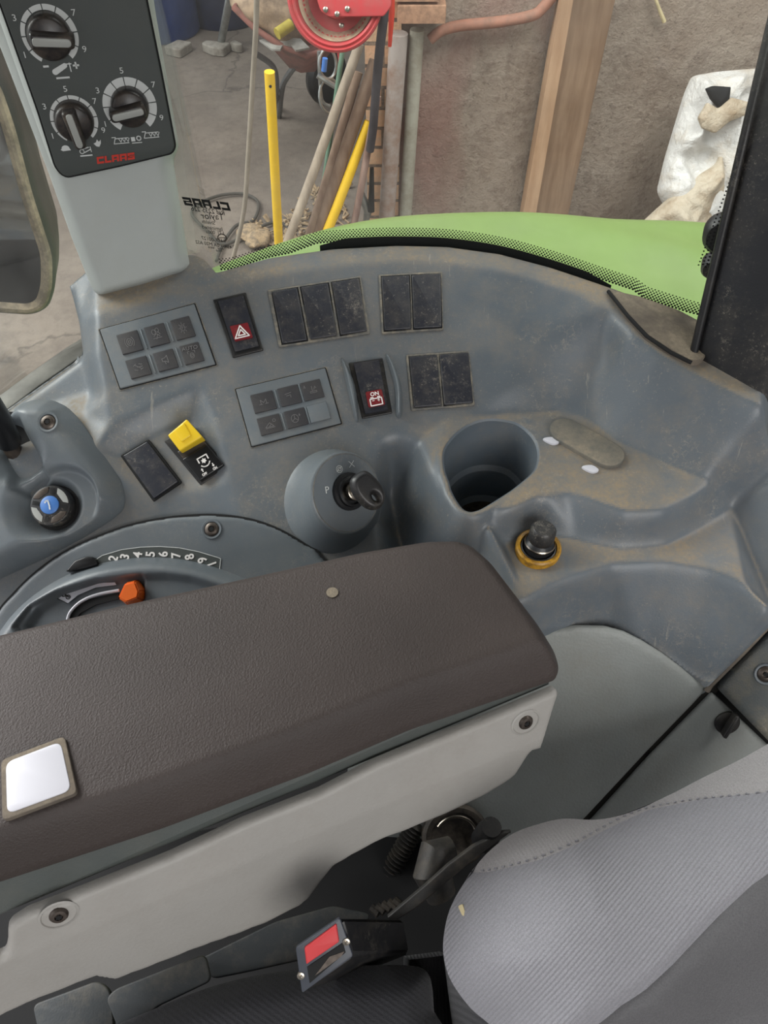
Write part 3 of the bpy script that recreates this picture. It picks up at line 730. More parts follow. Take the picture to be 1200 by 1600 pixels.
fc = PL.pp([(-45, -120), (8, 24), (60, 172), (88, 262), (102, 276), (190, 257), (268, 238), (273, 228), (250, 108), (228, 0), (206, -120)])
prism('dial_plate', PL, rounded(fc, .004, 4), -.003, .0016, M['face'], head, .0008)
fo = inset(ccw(rounded(fc, .004, 4)), -.0011)
prism('plate_groove', PL, fo, -.003, .0004, M['gapblack'], head)
PX = Fr(PL.o + PL.n * .0017, PL.n)
zr = math.radians(0)
def dial(u, v, rin, rout, wseg, rk, point_deg, name='scale'):
    f = PX.at(u, v); rings = []
    c0, c1 = 238, -55                       # sweep from lower left round the top to lower right
    n = 10; tot = c0 - c1
    for i in range(n):
        a0 = math.radians(c0 - tot * i / n - 1.2); a1 = math.radians(c0 - tot * (i + 1) / n + 1.2)
        wi = rout - (rin + (rout - rin) * (1 - (wseg[0] + (wseg[1] - wseg[0]) * (i + .5) / n)))
        ra = rout - (rout - rin) * (wseg[0] + (wseg[1] - wseg[0]) * i / n); rb = rout - (rout - rin) * (wseg[0] + (wseg[1] - wseg[0]) * (i + 1) / n)
        m = 6; V = []; F = []
        for k in range(m + 1):
            a = a0 + (a1 - a0) * k / m; r_ = ra + (rb - ra) * k / m
            V += [f.W(r_ * math.cos(a), r_ * math.sin(a), .0003), f.W(rout * math.cos(a), rout * math.sin(a), .0003)]
        for k in range(m): F.append((2 * k, 2 * k + 1, 2 * k + 3, 2 * k + 2))
        rings.append((V, F))
    V, F = merge(rings); mk('dial_scale', V, F, M['line'], head, smooth=False)
    rt = rout + .0034; g = []
    for t, i in (('1', 1), ('3', 3), ('5', 5), ('7', 7), ('9', 9)):
        a = math.radians(c0 - tot * i / n)
        g.append(glyph_vf(t, Fr(f.W(rt * math.cos(a), rt * math.sin(a), .0002), f.n, f.ex), .0046, .0002, sx=1.15))
    V, F = merge(g); mk('dial_numbers', V, F, M['line'], head, smooth=False)
    # knob: round skirt with a grip bar and a pale pointer
    kb = lathe('rotary_knob', f, [(rk, .0002), (rk, .0030), (rk * .97, .0060), (rk * .90, .0085), (rk * .80, .0095), (.0001, .0098)], M['knob'], post, 40, cap1=False)
    a = math.radians(point_deg); fg = Fr(f.o, f.n, f.ex, a)
    bar = [(-rk * .80, -rk * .36), (rk * .95, -rk * .30), (rk * 1.10, -rk * .22), (rk * 1.10, rk * .22), (rk * .95, rk * .30), (-rk * .80, rk * .36)]
    prism('knob_grip', fg, rounded(bar, .002, 4), .004, .0165, M['knob'], kb, .0022)
    pt_ = [(-rk * .70, -rk * .17), (rk * .86, -rk * .17), (rk * .98, -rk * .08), (rk * .98, rk * .08), (rk * .86, rk * .17), (-rk * .70, rk * .17)]
    if point_deg in (8, 352): pass
    prism('knob_pointer', fg, rounded(pt_, .0018, 4), .0160, .0174, M['knobgrey'], kb, .0005)
    return f
d1 = dial(78, 55, .0116, .0154, (.5, 1.0), .0122, -5)
d2 = dial(116, 187, .0112, .0138, (.75, .9), .0115, -84)
d3 = dial(203, 165, .0106, .0160, (1.0, .85), .0113, 188)
g = []
f1 = PX.at(95, 108, 0, math.radians(0))
g += [line_vf(f1, [(-.009, .002), (-.0065, .002)], .0011), line_vf(f1, [(.0075, .0015), (.0105, .0015)], .0010), line_vf(f1, [(.009, 0), (.009, .003)], .0010),
      line_vf(f1, [(-.0035, -.0045), (.0035, -.0045)], .0010), line_vf(f1, [(.0055, .003), (.0055, -.0015)], .0006), line_vf(f1, [(.004, .0025), (.0065, .0025)], .0006)]
g += [poly_vf(f1, [(-.0035 + .0016 * math.cos(a), -.0012 + .0016 * math.sin(a)) for a in np.linspace(1.9, 5.2, 8)] + [(.0028 + .0013 * math.cos(a), .0018 + .0013 * math.sin(a)) for a in np.linspace(-1.0, 2.1, 8)])]
f2 = PX.at(108, 232)
g += [poly_vf(f2, [(-.0020 + .0024 * math.cos(a), .0002 + .0020 * math.sin(a)) for a in np.linspace(0, math.pi, 10)] + [(-.0052, -.0002), (-.004, -.0012), (.0008, -.001)])]
f3 = PX.at(133, 235)
g += [line_vf(f3, [(-.0035, -.003), (.0035, -.003)], .0008), line_vf(f3, circ(-.002, -.0004, .0013, 10), .0005, closed=True), line_vf(f3, [(-.002, .0009), (.0025, .0018)], .0006), line_vf(f3, [(-.0008, -.0012), (.0032, .0004)], .0006), line_vf(f3, [(.0035, .002), (.0036, -.001)], .0005)]
f4 = PX.at(153, 224)
g += [poly_vf(f4, [(-.0026, .0002), (-.001, .0008), (0, .0026), (.0008, .001), (.0022, .0022), (.0018, 0), (.0004, -.002), (-.0012, -.0016)])]
for (u, v, k) in ((188, 219, 3), (213, 217, 2), (235, 210, 3)):
    ff = PX.at(u, v)
    if k == 2:
        g += [line_vf(ff, [(-.003, -.0022), (.003, -.0022)], .0005), poly_vf(ff, [(-.0032, -.0012), (-.0008, -.0012), (-.0008, .0014), (-.0032, .0014)]), line_vf(ff, circ(.0016, .0004, .0013, 8), .0007, closed=True)]
    else:
        g += [line_vf(ff, [(-.0048, .002), (-.0026, .002), (-.0042, -.0018), (-.002, -.0018)], .0005), line_vf(ff, [(-.0026, .0012), (.005, .0012)], .0005), line_vf(ff, [(-.002, -.0018), (.005, -.0018)], .0005)]
        for i in range(k): x = -.0008 + i * .0022; g += [line_vf(ff, [(x, .0010), (x + .001, -.0012), (x + .002, .0010)], .0004)]
V, F = merge(g); mk('dial_symbols', V, F, M['line'], head, smooth=False)
# maker lettering, block letters
def block_logo(f, H, mirror=1, gap=.12):
    h = H; w_ = H * 1.05; s = H * .30; parts = []; x = 0
    def R(a, b, c, d): parts.append([(a, b), (c, b), (c, d), (a, d)])
    for ch in 'CLAAS':
        if ch == 'C': R(x, 0, x + s, h); R(x + s, h - s, x + w_, h); R(x + s, 0, x + w_, s)
        if ch == 'L': R(x, 0, x + s, h); R(x + s, 0, x + w_ * .9, s)
        if ch == 'A': R(x, 0, x + s, h); R(x + w_ - s, 0, x + w_, h); R(x + s, h - s, x + w_ - s, h); R(x + s, h * .28, x + w_ - s, h * .28 + s * .6)
        if ch == 'S': R(x, h - s, x + w_, h); R(x, h * .5 - s * .4, x + s, h - s); R(x, h * .5 - s * .3, x + w_, h * .5 + s * .3); R(x + w_ - s, 0, x + w_, h * .5); R(x, 0, x + w_ - s, s)
        x += (w_ * .9 if ch == 'L' else w_) + H * gap
    tot = x - H * gap
    out = []
    for q in parts: out.append(poly_vf(f, [(mirror * (a + .25 * b * 0 - tot / 2 + b * .18), b - h / 2) for a, b in q], .0003))
    return merge(out), tot
(Vq, Fq), _ = block_logo(PX.at(180, 247, 0, math.radians(2)), .0042, 1)
mk('maker_lettering', Vq, Fq, M['redprint'], head, smooth=False)

# ------------------------------------------------------------------ lever housing (left of the console)
LH = Fr(PF.o + PF.n * .0015, PF.n)
lo = LH.pp([(-90, 700), (-30, 668), (10, 650), (24, 630), (48, 622), (78, 622), (100, 632), (118, 650), (140, 680), (165, 715), (186, 748), (193, 775), (190, 795), (170, 812), (130, 838), (70, 872), (0, 906), (-90, 945)])
kn = LH.p(80, 790, .006); bw = LH.p(100, 782, .008)
chan = LH.pp([(-90, 700), (0, 655), (30, 655), (46, 690), (66, 722), (72, 745), (40, 775), (20, 765), (14, 735), (-10, 690), (-60, 740)], .008)
slot = LH.pp([(-22, 668), (14, 662), (28, 688), (45, 712), (45, 722), (36, 729), (24, 729), (8, 702), (-20, 690)], .004)
def HL(X, Y, D):
    h = -.004 + .017 * pil(D, .017)
    r = np.hypot(X - bw[0], (Y - bw[1]) * 1.0); r2 = np.hypot(X - kn[0], Y - kn[1])
    dc, _, _ = sdf(X, Y, chan)
    h = h - .0085 * sm((dc + .002) / .005)
    h = np.where(r < .040, np.minimum(h, h * sm((r - .0215) / .0035) + .0035 * (1 - sm((r - .0215) / .0035))), h)
    h = np.where(r2 < .03, np.minimum(h, h * sm((r2 - .0185) / .003) + .0025 * (1 - sm((r2 - .0185) / .003))), h)
    return h
hous = thing('lever_housing', LH.W(*LH.p(60, 780)) - np.array([0, 0, .01]), 'raised grey plastic housing with a blue-capped rotary knob and lever slot at the left edge', 'control housing')
kh_hole = circ(kn[0], kn[1], .0155, 40)
field('housing_shell', LH, rounded(lo, .003, 3), .0012, HL, M['dash_clean'], hous, skirt=.004, holes=[slot, kh_hole], angle=0)
prism('slot_floor', Fr(LH.o - LH.n * .006, LH.n), LH.pp([(-60, 640), (60, 640), (60, 760), (-60, 760)]), -.001, .001, M['gapblack'], hous)
pw = prism('knob_well', LH, circ(kn[0], kn[1], .0165, 32), -.006, -.003, M['gapblack'], hous)
kf = Fr(LH.W(kn[0], kn[1], 0), LH.n)
kb = lathe('rotary_knob', kf, [(.0140, -.003), (.0145, .0055), (.0138, .0075), (.0120, .0080), (.0001, .0080)], M['pillarblack'], hous, 48, cap1=False)
for k in range(4):                         # four scooped finger faces and the ribs between
    a = math.radians(38 + 90 * k)
    sc = [(.0128 * math.cos(a + t), .0128 * math.sin(a + t)) for t in np.linspace(-.55, .55, 9)] + [(.0095 * math.cos(a + t) * (1 - .12 * math.cos(t * 3)), .0095 * math.sin(a + t) * (1 - .12 * math.cos(t * 3))) for t in np.linspace(.42, -.42, 7)]
    prism('knob_scoop', kf, sc, .0078, .0084, M['steel'] if k % 2 else M['knobgrey'], kb, .0002)
    for j in (-1, 0, 1):
        b_ = math.radians(83 + 90 * k); x0, y0 = .0078 * math.cos(b_ + .11 * j), .0078 * math.sin(b_ + .11 * j); x1, y1 = .0118 * math.cos(b_ + .09 * j), .0118 * math.sin(b_ + .09 * j)
        V, F = line_vf(kf, [(x0, y0), (x1, y1)], .0007, .0088); mk('grip_rib', V, F, M['gapblack'], kb, smooth=False)
bc = lathe('blue_cap', kf, [(.0064, .006), (.0064, .0090), (.0058, .0094), (.0001, .0094)], M['blue'], kb, 32, cap1=False)
fb1 = Fr(kf.W(0, 0, .0096), kf.n, (math.cos(.35), math.sin(.35), 0))
V, F = merge([line_vf(fb1, [(0, -.0034), (0, -.0018)], .0010), line_vf(fb1, [(.0002, -.0012), (.0, .0030), (-.0016, .0030), (-.0022, .0020)], .0010)]); mk('cap_mark', V, F, M['line'], kb, smooth=False)
sx, sy = LH.p(77, 661, .011)
screw(Fr(LH.W(sx, sy, .0128), LH.n), .0052, hous)
# black lever rising from the slot, outside the frame on the left
LV = thing('hand_lever', U(10, 705, -.405), 'black lever rising from the slot at the left edge of the photo', 'lever')
tube('lever_arm', [U(28, 715, -.412), U(12, 690, -.398), U(-6, 655, -.37), U(-40, 600, -.33)], [.0060, .0062, .0065, .007], M['knob'], LV, 12)
tube('lever_boot', [U(14, 690, -.398), U(-4, 655, -.372), U(-30, 615, -.34)], [.0085, .0088, .009], M['blackclean'], LV, 12)

# ------------------------------------------------------------------ speed dial unit, partly under the armrest
DF = Fr(PF.o + PF.n * .0008, PF.n)
dl = thing('speed_dial_unit', DF.W(*DF.p(240, 930)) - np.array([0, 0, .01]), 'round grey dial unit numbered 2 to 9 with an orange lever, half under the armrest', 'dial')
ro = DF.pp([(500, 867), (478, 852), (450, 835), (425, 823), (395, 813), (360, 807), (325, 805), (285, 807), (245, 812), (200, 822), (160, 836), (120, 853), (85, 873), (50, 900), (20, 930), (-5, 960), (-60, 1050), (60, 1120), (420, 1050), (560, 960)])
rog = inset(ccw(spline(ro, 3)), -.0010)
prism('rim_groove', DF, rog, -.004, -.0001 + .0006, M['gapblack'], dl)
bpx = field('dial_base_plate', DF, spline(ro, 3), .0022, lambda X, Y, D: .0016 * pil(D, .002), M['dash_clean'], dl, skirt=.003)
dc = DF.p(238, 1020)
domo = DF.pp([(-40, 1060), (-8, 1000), (25, 955), (70, 918), (120, 892), (180, 875), (245, 870), (300, 876), (350, 890), (400, 912), (440, 940), (430, 1020), (300, 1110), (60, 1150)])
domi = DF.pp([(35, 978), (55, 950), (95, 925), (150, 907), (210, 897), (260, 896), (300, 901), (345, 915), (380, 940), (360, 1040), (200, 1110), (60, 1090)], .010)
rec = DF.pp([(20, 980), (45, 945), (90, 922), (150, 905), (225, 896), (228, 960), (150, 1010), (60, 1040)], .010)
def HD(X, Y, D):
    h = .001 + .012 * pil(D, .011)
    di, _, _ = sdf(X, Y, domi); h = h - .0045 * sm((di + .001) / .006)
    dr, _, _ = sdf(X, Y, rec); h = h - .004 * sm((dr) / .002)
    return h
dome = field('dial_dome', DF, spline(domo, 3), .0012, HD, M['dash_clean'], dl, angle=0)
# number strip outside the dome
NF = Fr(DF.o + DF.n * .0017, DF.n)
st_o = [(142, 880), (160, 868), (190, 859), (220, 855), (250, 854), (280, 856), (310, 862), (340, 871), (345, 873)]
st_i = [(344, 888), (320, 882), (280, 876), (240, 874), (200, 878), (170, 885), (150, 892)]
V, F = line_vf(NF, NF.pp(st_o + [(343, 892)]), .0005, .0005); mk('scale_outline', V, F, M['line'], bpx, smooth=False)
V, F = poly_vf(NF, NF.pp(st_o + st_i), .0002); mk('number_strip', V, F, M['face'], bpx, smooth=False)
g = []
for t, u, v, r_ in (('2', 178, 873, 62), ('3', 196, 870, 66), ('4', 216, 867, 70), ('5', 236, 866, 74), ('6', 256, 866, 78), ('7', 276, 868, 82), ('8', 297, 870, 92), ('9', 317, 875, 96), ('1', 332, 881, 98)):
    x, y = NF.p(u, v); g.append(glyph_vf(t, Fr(NF.W(x, y, .0004), NF.n, NF.ex, math.radians(r_ + 12)), .0088, .0002, sx=.9, bold=.00022))
V, F = merge(g); mk('dial_numbers', V, F, M['whiteprint'], bpx, smooth=False)
prism('detent_lever', DF, rounded(DF.pp([(108, 895), (122, 878), (140, 871), (152, 872), (158, 884), (138, 890)]), .0015), .001, .007, M['blackclean'], dl, .001)
EF = Fr(DF.o + DF.n * .0062, DF.n)
V, F = poly_vf(EF, EF.pp([(80, 930), (100, 920), (135, 912), (180, 910), (182, 914), (150, 918), (122, 930), (106, 943)]), .0006); mk('white_sector', V, F, M['sticker'], dome, smooth=False)
V, F = merge([line_vf(EF, EF.pp([(80, 930), (106, 943)]), .0006, .0009), line_vf(EF, EF.pp([(94, 926), (99, 932), (106, 931)]), .0008, .0009), line_vf(EF, EF.pp([(100, 927), (108, 933)]), .001, .0009), line_vf(EF, circ(*EF.p(107, 933), .0014, 8), .0006, .0009, True)])
mk('sector_symbol', V, F, M['frit'], dome, smooth=False)
for r0, mt in (((108, 958), 'dash_clean'),):
    pass
arc = [DF.W(*DF.p(u, v, .009), .0075) for u, v in spline([(103, 975), (108, 957), (125, 940), (150, 929), (185, 922)], 5, False)]
tube('inner_rib', arc, .0011, M['sticker'], dome, 8)
prism('slider_slot', EF, EF.pp([(107, 966), (118, 948), (140, 936), (185, 926), (186, 936), (150, 945), (126, 958), (112, 975)]), -.001, .0006, M['gapblack'], dome)
# orange lever cap
oc = [(180, 934), (193, 908), (212, 904), (226, 922), (222, 938), (196, 946)]
OF = Fr(DF.o + DF.n * .006, DF.n)
ob = OF.pp(oc, .004); ot = OF.pp([(184, 934), (194, 912), (210, 908), (216, 924), (214, 934), (196, 941)], .012)
bm = bmesh.new(); b0 = [bm.verts.new(OF.W(*p, -.002)) for p in ccw(ob)]; b1 = [bm.verts.new(OF.W(*p, .011)) for p in ccw(ot)]
bm.faces.new(b1); bm.faces.new(b0[::-1])
for i in range(6): bm.faces.new([b0[i], b0[(i + 1) % 6], b1[(i + 1) % 6], b1[i]])
bmesh.ops.recalc_face_normals(bm, faces=bm.faces); bmesh.ops.bevel(bm, geom=list(bm.edges), offset=.0009, segments=2, affect='EDGES'); bm.verts.index_update()
mk('orange_lever', [v.co[:] for v in bm.verts], [[v.index for v in q.verts] for q in bm.faces], M['orange'], dl); bm.free()
screw(DF.at(331, 827, .0015), .0050, dl)

# ------------------------------------------------------------------ armrest
M['leather'] = None
m, n, b = nodes('brown_leather'); c = lin((65, 57, 54))
t1 = tex(n, 'ShaderNodeTexNoise', 9, 5); t2 = tex(n, 'ShaderNodeTexVoronoi', 760); t3 = tex(n, 'ShaderNodeTexNoise', 900, 3)
n.links.new(mixc(n, rmp(n, t1.outputs[0], .3, .7), tuple(x * .82 for x in c), tuple(x * 1.2 for x in c)), b.inputs['Base Color'])
b.inputs['Roughness'].default_value = .55; b.inputs['Specular IOR Level'].default_value = .4
bump(n, b, mth(n, 'ADD', t2.outputs['Distance'], t3.outputs[0]), .35, .0006); M['leather'] = m
ZA = -.397
AF = Fr(U(450, 1100, ZA), (0, 0, 1))
ao = AF.pp([(-90, 1026), (0, 1002), (200, 953), (400, 909), (560, 873), (660, 856), (715, 855), (745, 866), (775, 892), (810, 938), (845, 984), (866, 1018), (873, 1042), (871, 1056), (640, 1135), (481, 1203), (250, 1290), (0, 1372), (-90, 1400)])
arm = thing('armrest', AF.o - np.array([0, 0, .02]), 'long dark brown grained armrest pad with a small white square, above the grey side panel', 'armrest')
def HA(X, Y, D): return .024 * pil(D, .016) + .0015 * sm(D / .05)
field('armrest_pad', AF, rounded(ao, .004, 3), .0016, HA, M['leather'], arm, skirt=.005, angle=0)
AT = Fr(AF.o + AF.n * .0262, AF.n)
sq = AT.pp([(2, 1188), (102, 1150), (122, 1240), (4, 1284)]); 
prism('badge_recess', AT, rounded(sq, .003), -.004, .0008, M['dusttrim'], arm, .0006)
prism('white_badge', AT, rounded(inset(ccw(sq), .0024), .004), -.004, .0012, M['sticker'], arm, .0004)
# pale disc mark on the pad
V, F = poly_vf(AT, circ(*AT.p(519, 925), .0034, 20), -.0003); mk('worn_spot', V, F, M['dusttrim'], arm, smooth=False)
# grey recessed band and light side panel
M['band'] = plastic('grey_green_plastic', (82, 87, 85), .5, dust=.1, grain=.3)
M['panel'] = plastic('light_grey_side_panel', (160, 157, 152), .5, dust=.28, grain=.35, gscale=500, var=.05, dustcol=lin((120, 110, 98)), dscale=16)
A1 = U(868, 1076, -.421); B1 = U(17, 1440, -.421); ed = nrm(B1 - A1)
sd = nrm(np.cross([0, 0, 1], ed)); sd = sd if sd[1] < 0 else -sd          # horizontal, towards the seat
SN = nrm(sd * math.sin(math.radians(62)) + np.array([0, 0, 1]) * math.cos(math.radians(62)))
SPn = Fr(A1, SN, -ed)
body_l = [AF.W(*p) for p in AF.pp([(868, 1050), (-90, 1408)])]
bandq = [body_l[0] - sd * .004, body_l[1] - sd * .004]
lw = [A1 - sd * .006 + ed * 0, U(-90, 1480, -.421) - sd * .006]
bm_V = [bandq[0] - np.array([0, 0, .004]), bandq[1] - np.array([0, 0, .004]), lw[1] - np.array([0, 0, .006]), lw[0] - np.array([0, 0, .006])]
bm_V += [p - sd * .06 for p in bm_V]
mk('armrest_band', bm_V, [(0, 1, 2, 3), (7, 6, 5, 4), (0, 4, 5, 1), (3, 2, 6, 7), (0, 3, 7, 4), (1, 5, 6, 2)], M['band'], arm, smooth=False)
so = SPn.pp([(868, 1076), (871, 1082), (862, 1110), (850, 1150), (846, 1170), (830, 1174), (826, 1180), (814, 1205), (808, 1216), (798, 1225), (760, 1250), (700, 1279), (640, 1304), (600, 1318), (560, 1340), (525, 1362), (505, 1392), (490, 1418), (474, 1433), (420, 1461), (370, 1480), (345, 1488), (310, 1500), (240, 1527), (180, 1549), (165, 1545), (148, 1540), (60, 1574), (0, 1596), (-90, 1628), (-90, 1500), (0, 1492), (9, 1488), (13, 1470), (13, 1450), (20, 1440), (45, 1424), (108, 1400), (266, 1337), (380, 1284), (500, 1237), (588, 1191), (755, 1124)])
cr = SPn.pp([(-90, 1540), (900, 1128), (900, 1400), (200, 1900), (-90, 1800)])
def HS(X, Y, D):
    dd, _, _ = sdf(X, Y, cr); return .0025 * pil(D, .0025) - .10 * np.maximum(dd, 0) * 1.6
sp_ = field('side_panel', SPn, so, .0018, HS, M['panel'], arm, skirt=.004, angle=50)
for u, v in ((820, 1127), (92, 1427)):
    f = SPn.at(u, v, .0015); lathe('screw_well', f, [(.0085, .0012), (.0075, .0016), (.0062, -.0005), (.0001, -.0008)], M['panel'], sp_, 24, sx=1.15, cap0=False, cap1=False)
    screw(Fr(f.W(0, 0, .0010), f.n), .0046, arm, cup=False)

# ------------------------------------------------------------------ covers to the right of the armrest
M['arch'] = plastic('grey_wheel_arch_cover', (138, 142, 139), .5, dust=.34, grain=.35, gscale=600, dustcol=lin((120, 110, 92)), dscale=18)
M['seam'] = simple('seam_shade', (28, 26, 22), .9)  # near-black puts the shade of the panel gap into the colour
def pln(p, q, r):
    n_ = np.cross(q - p, r - p); n_ = nrm(n_); return Fr((p + q + r) / 3, n_ if n_[2] > 0 else -n_)
WF = pln(U(860, 988, -.456), U(1106, 1078, -.487), U(918, 1274, -.575))
RFa = pln(U(1120, 1080, -.50), U(1205, 985, -.468), U(1200, 1160, -.525)); RF0 = RFa
wo = WF.pp([(560, 1060), (700, 1020), (850, 986), (900, 979), (945, 980), (975, 988), (1003, 1002), (1035, 1022), (1062, 1042), (1104, 1076), (1080, 1102), (1010, 1174), (915, 1276), (760, 1420), (520, 1400)])
solo(prism('gap_filler', Fr(RF0.o, RF0.n), RF0.pp([(1090, 1050), (1215, 930), (1340, 880), (1340, 1320), (1100, 1300), (1060, 1120)]), -.006, 0, M['gapblack'], None), 'black sheet added to fill the see-through gaps between the hatch and the trim panel', 'filler')  # added sheet blacks out the see-through gap by the trim lip
solo(field('wheel_arch_cover', WF, wo, .003, lambda X, Y, D: .0012 * pil(D, .002), M['arch'], None, skirt=.0025), 'large curved light grey cover panel between the armrest and the dark ledge', 'cover panel')
HF = Fr(WF.o - WF.n * .001, WF.n)
hp_ = HF.pp([(1112, 1080), (1121, 1086), (1195, 1156), (1260, 1220), (1100, 1500), (760, 1440), (925, 1278), (1012, 1182)])
hatch = thing('hatch_panel', HF.W(*HF.p(1080, 1200)) - np.array([0, 0, .05]), 'grey hatch panel with a black turn catch, between the arch cover and the seat', 'hatch')
hh = inset(ccw(hp_), .0012)
field('hatch_plate', HF, hh, .003, lambda X, Y, D: .0002 + .0012 * pil(D, .002), M['arch'], hatch, skirt=.0025)
tf = HF.at(1135, 1128, .001)
tc_ = lathe('turn_catch', tf, [(.0085, 0), (.0085, .0018), (.0075, .0026), (.0001, .0026)], M['black'], hatch, 32, cap1=False)
prism('catch_grip', Fr(tf.o, tf.n, tf.ex, math.radians(68)), rounded([(-.0085, -.0015), (.0100, -.0015), (.0100, .0015), (-.0085, .0015)], .0012), .002, .0085, M['black'], tc_, .0008)
V, F = line_vf(Fr(WF.o - WF.n * .004, WF.n), Fr(WF.o - WF.n * .004, WF.n).pp([(1112, 1072), (1010, 1178), (760, 1430)]), .012, 0); 
solo(mk('seam_shade_strip', V, F, M['seam'], None, smooth=False), 'dark strip added for the shade in the gap between the arch cover and the hatch panel', 'seam')
M['dirty'] = plastic('mud_stained_panel', (84, 88, 88), .7, dust=1.0, up=.2, speck=.6, grain=.5, streak=.6, dustcol=lin((128, 118, 98)), dscale=26)
RF = pln(U(1120, 1080, -.487), U(1205, 985, -.452), U(1200, 1160, -.505))
rp = RF.pp([(1122, 1077), (1160, 1036), (1206, 988), (1330, 900), (1330, 1280), (1200, 1157)])
rt = thing('rear_trim_panel', RF.W(*RF.p(1190, 1070)) - np.array([0, 0, .03]), 'mud-stained dark trim panel with one screw at the right edge, above the hatch panel', 'trim')
field('trim_plate', RF, rp, .003, lambda X, Y, D: .0015 * pil(D, .002), M['dirty'], rt, skirt=.01)
screw(RF.at(1196, 1053, .0015), .0052, rt)
tube('trim_lip', [U(1104, 1080, -.486), U(1110, 1070, -.482), U(1160, 1020, -.464), U(1215, 962, -.442), U(1300, 880, -.425)], .0020, M['dusttrim'], rt, 8)

# ------------------------------------------------------------------ driver's seat
def fabric(name, rgb, rib_rot, rib_scale=210, rib=.5, fuzz=.5):
    m, n, b = nodes(name); c = lin(rgb)
    t1 = tex(n, 'ShaderNodeTexNoise', 12, 5); t2 = tex(n, 'ShaderNodeTexNoise', 1400, 2)
    wv = n.nodes.new('ShaderNodeTexWave'); wv.wave_type = 'BANDS'; wv.bands_direction = 'X'; wv.inputs['Scale'].default_value = rib_scale / 2; wv.inputs['Distortion'].default_value = .6; wv.inputs['Detail Scale'].default_value = .3
    tc = n.nodes.new('ShaderNodeTexCoord'); mp = n.nodes.new('ShaderNodeMapping'); mp.inputs['Rotation'].default_value = (0, 0, rib_rot)
    n.links.new(tc.outputs['Object'], mp.inputs[0]); n.links.new(mp.outputs[0], wv.inputs[0])
    base = mixc(n, rmp(n, t1.outputs[0], .3, .7), tuple(x * .9 for x in c), tuple(x * 1.1 for x in c))
    base = mixc(n, rmp(n, t2.outputs[0], .35, .65, 0, .5), base, tuple(x * .62 for x in c))
    base = mixc(n, mth(n, 'MULTIPLY', wv.outputs['Fac'], .22 * min(1, rib * 2)), base, tuple(x * .55 for x in c))
    n.links.new(base, b.inputs['Base Color']); b.inputs['Roughness'].default_value = .95; b.inputs['Specular IOR Level'].default_value = .15
    b.inputs['Sheen Weight'].default_value = .15
    bump(n, b, mth(n, 'ADD', mth(n, 'MULTIPLY', wv.outputs['Fac'], rib), mth(n, 'MULTIPLY', t2.outputs[0], fuzz)), .7, .0012); return m
M['fab'] = fabric('ribbed_light_grey_fabric', (150, 149, 154), math.radians(48), 330, .5)
M['fabtop'] = fabric('light_grey_fabric_edge', (160, 157, 157), math.radians(-20), 300, .15)
M['fabdark'] = fabric('dark_grey_fabric', (98, 97, 99), math.radians(48), 300, .05)
M['fabblack'] = fabric('charcoal_seat_fabric', (54, 54, 57), math.radians(-60), 260, .25)
seat = thing('driver_seat', UD(950, 1420, .5) - np.array([0, 0, .12]), 'driver seat in grey ribbed fabric with a dark centre panel, filling the bottom right corner', 'seat')
BF = Fr(UD(950, 1400, .425), (.02, -.28, .96))
bo_px = [(1290, 1115), (1240, 1140), (1190, 1168), (1150, 1190), (1100, 1214), (1050, 1240), (1000, 1262), (960, 1276), (925, 1281), (880, 1279), (840, 1288), (800, 1303), (760, 1334), (728, 1375), (703, 1420), (693, 1465), (694, 1500), (706, 1535), (735, 1575), (770, 1605), (850, 1680), (1290, 1680)]
bo = spline(BF.pp(bo_px), 3)
seamT = [(712, 1372), (770, 1368), (850, 1345), (950, 1305), (1040, 1265), (1120, 1247), (1200, 1238), (1300, 1225)]
seamT = [(725, 1366)] + seamT[1:]
seamB = [(900, 1640), (915, 1606), (955, 1560), (990, 1535), (1045, 1480), (1100, 1425), (1150, 1380), (1200, 1345), (1300, 1290)]
T1 = BF.pp([(690, 1374)] + seamT[1:] + [(1330, 1050), (690, 1050)], .03); B1_ = BF.pp(seamB + [(1330, 1700), (890, 1700)], .03)
bodist = lambda X, Y: sdf(X, Y, bo)[0]
def HB(X, Y):
    d = bodist(X, Y)
    t_, _, _ = sdf(X, Y, T1); b_, _, _ = sdf(X, Y, B1_)
    h = .045 * pil(d, .05) + .012 * sm(d / .12)
    h -= .0022 * np.exp(-(t_ / .0025) ** 2) + .0022 * np.exp(-(b_ / .003) ** 2)
    h -= .010 * sm(b_ / .05)
    return h
def clip_poly(kind):
    x0, y0 = bo.min(0) - .002; x1, y1 = bo.max(0) + .002
    return x0, y0, x1, y1
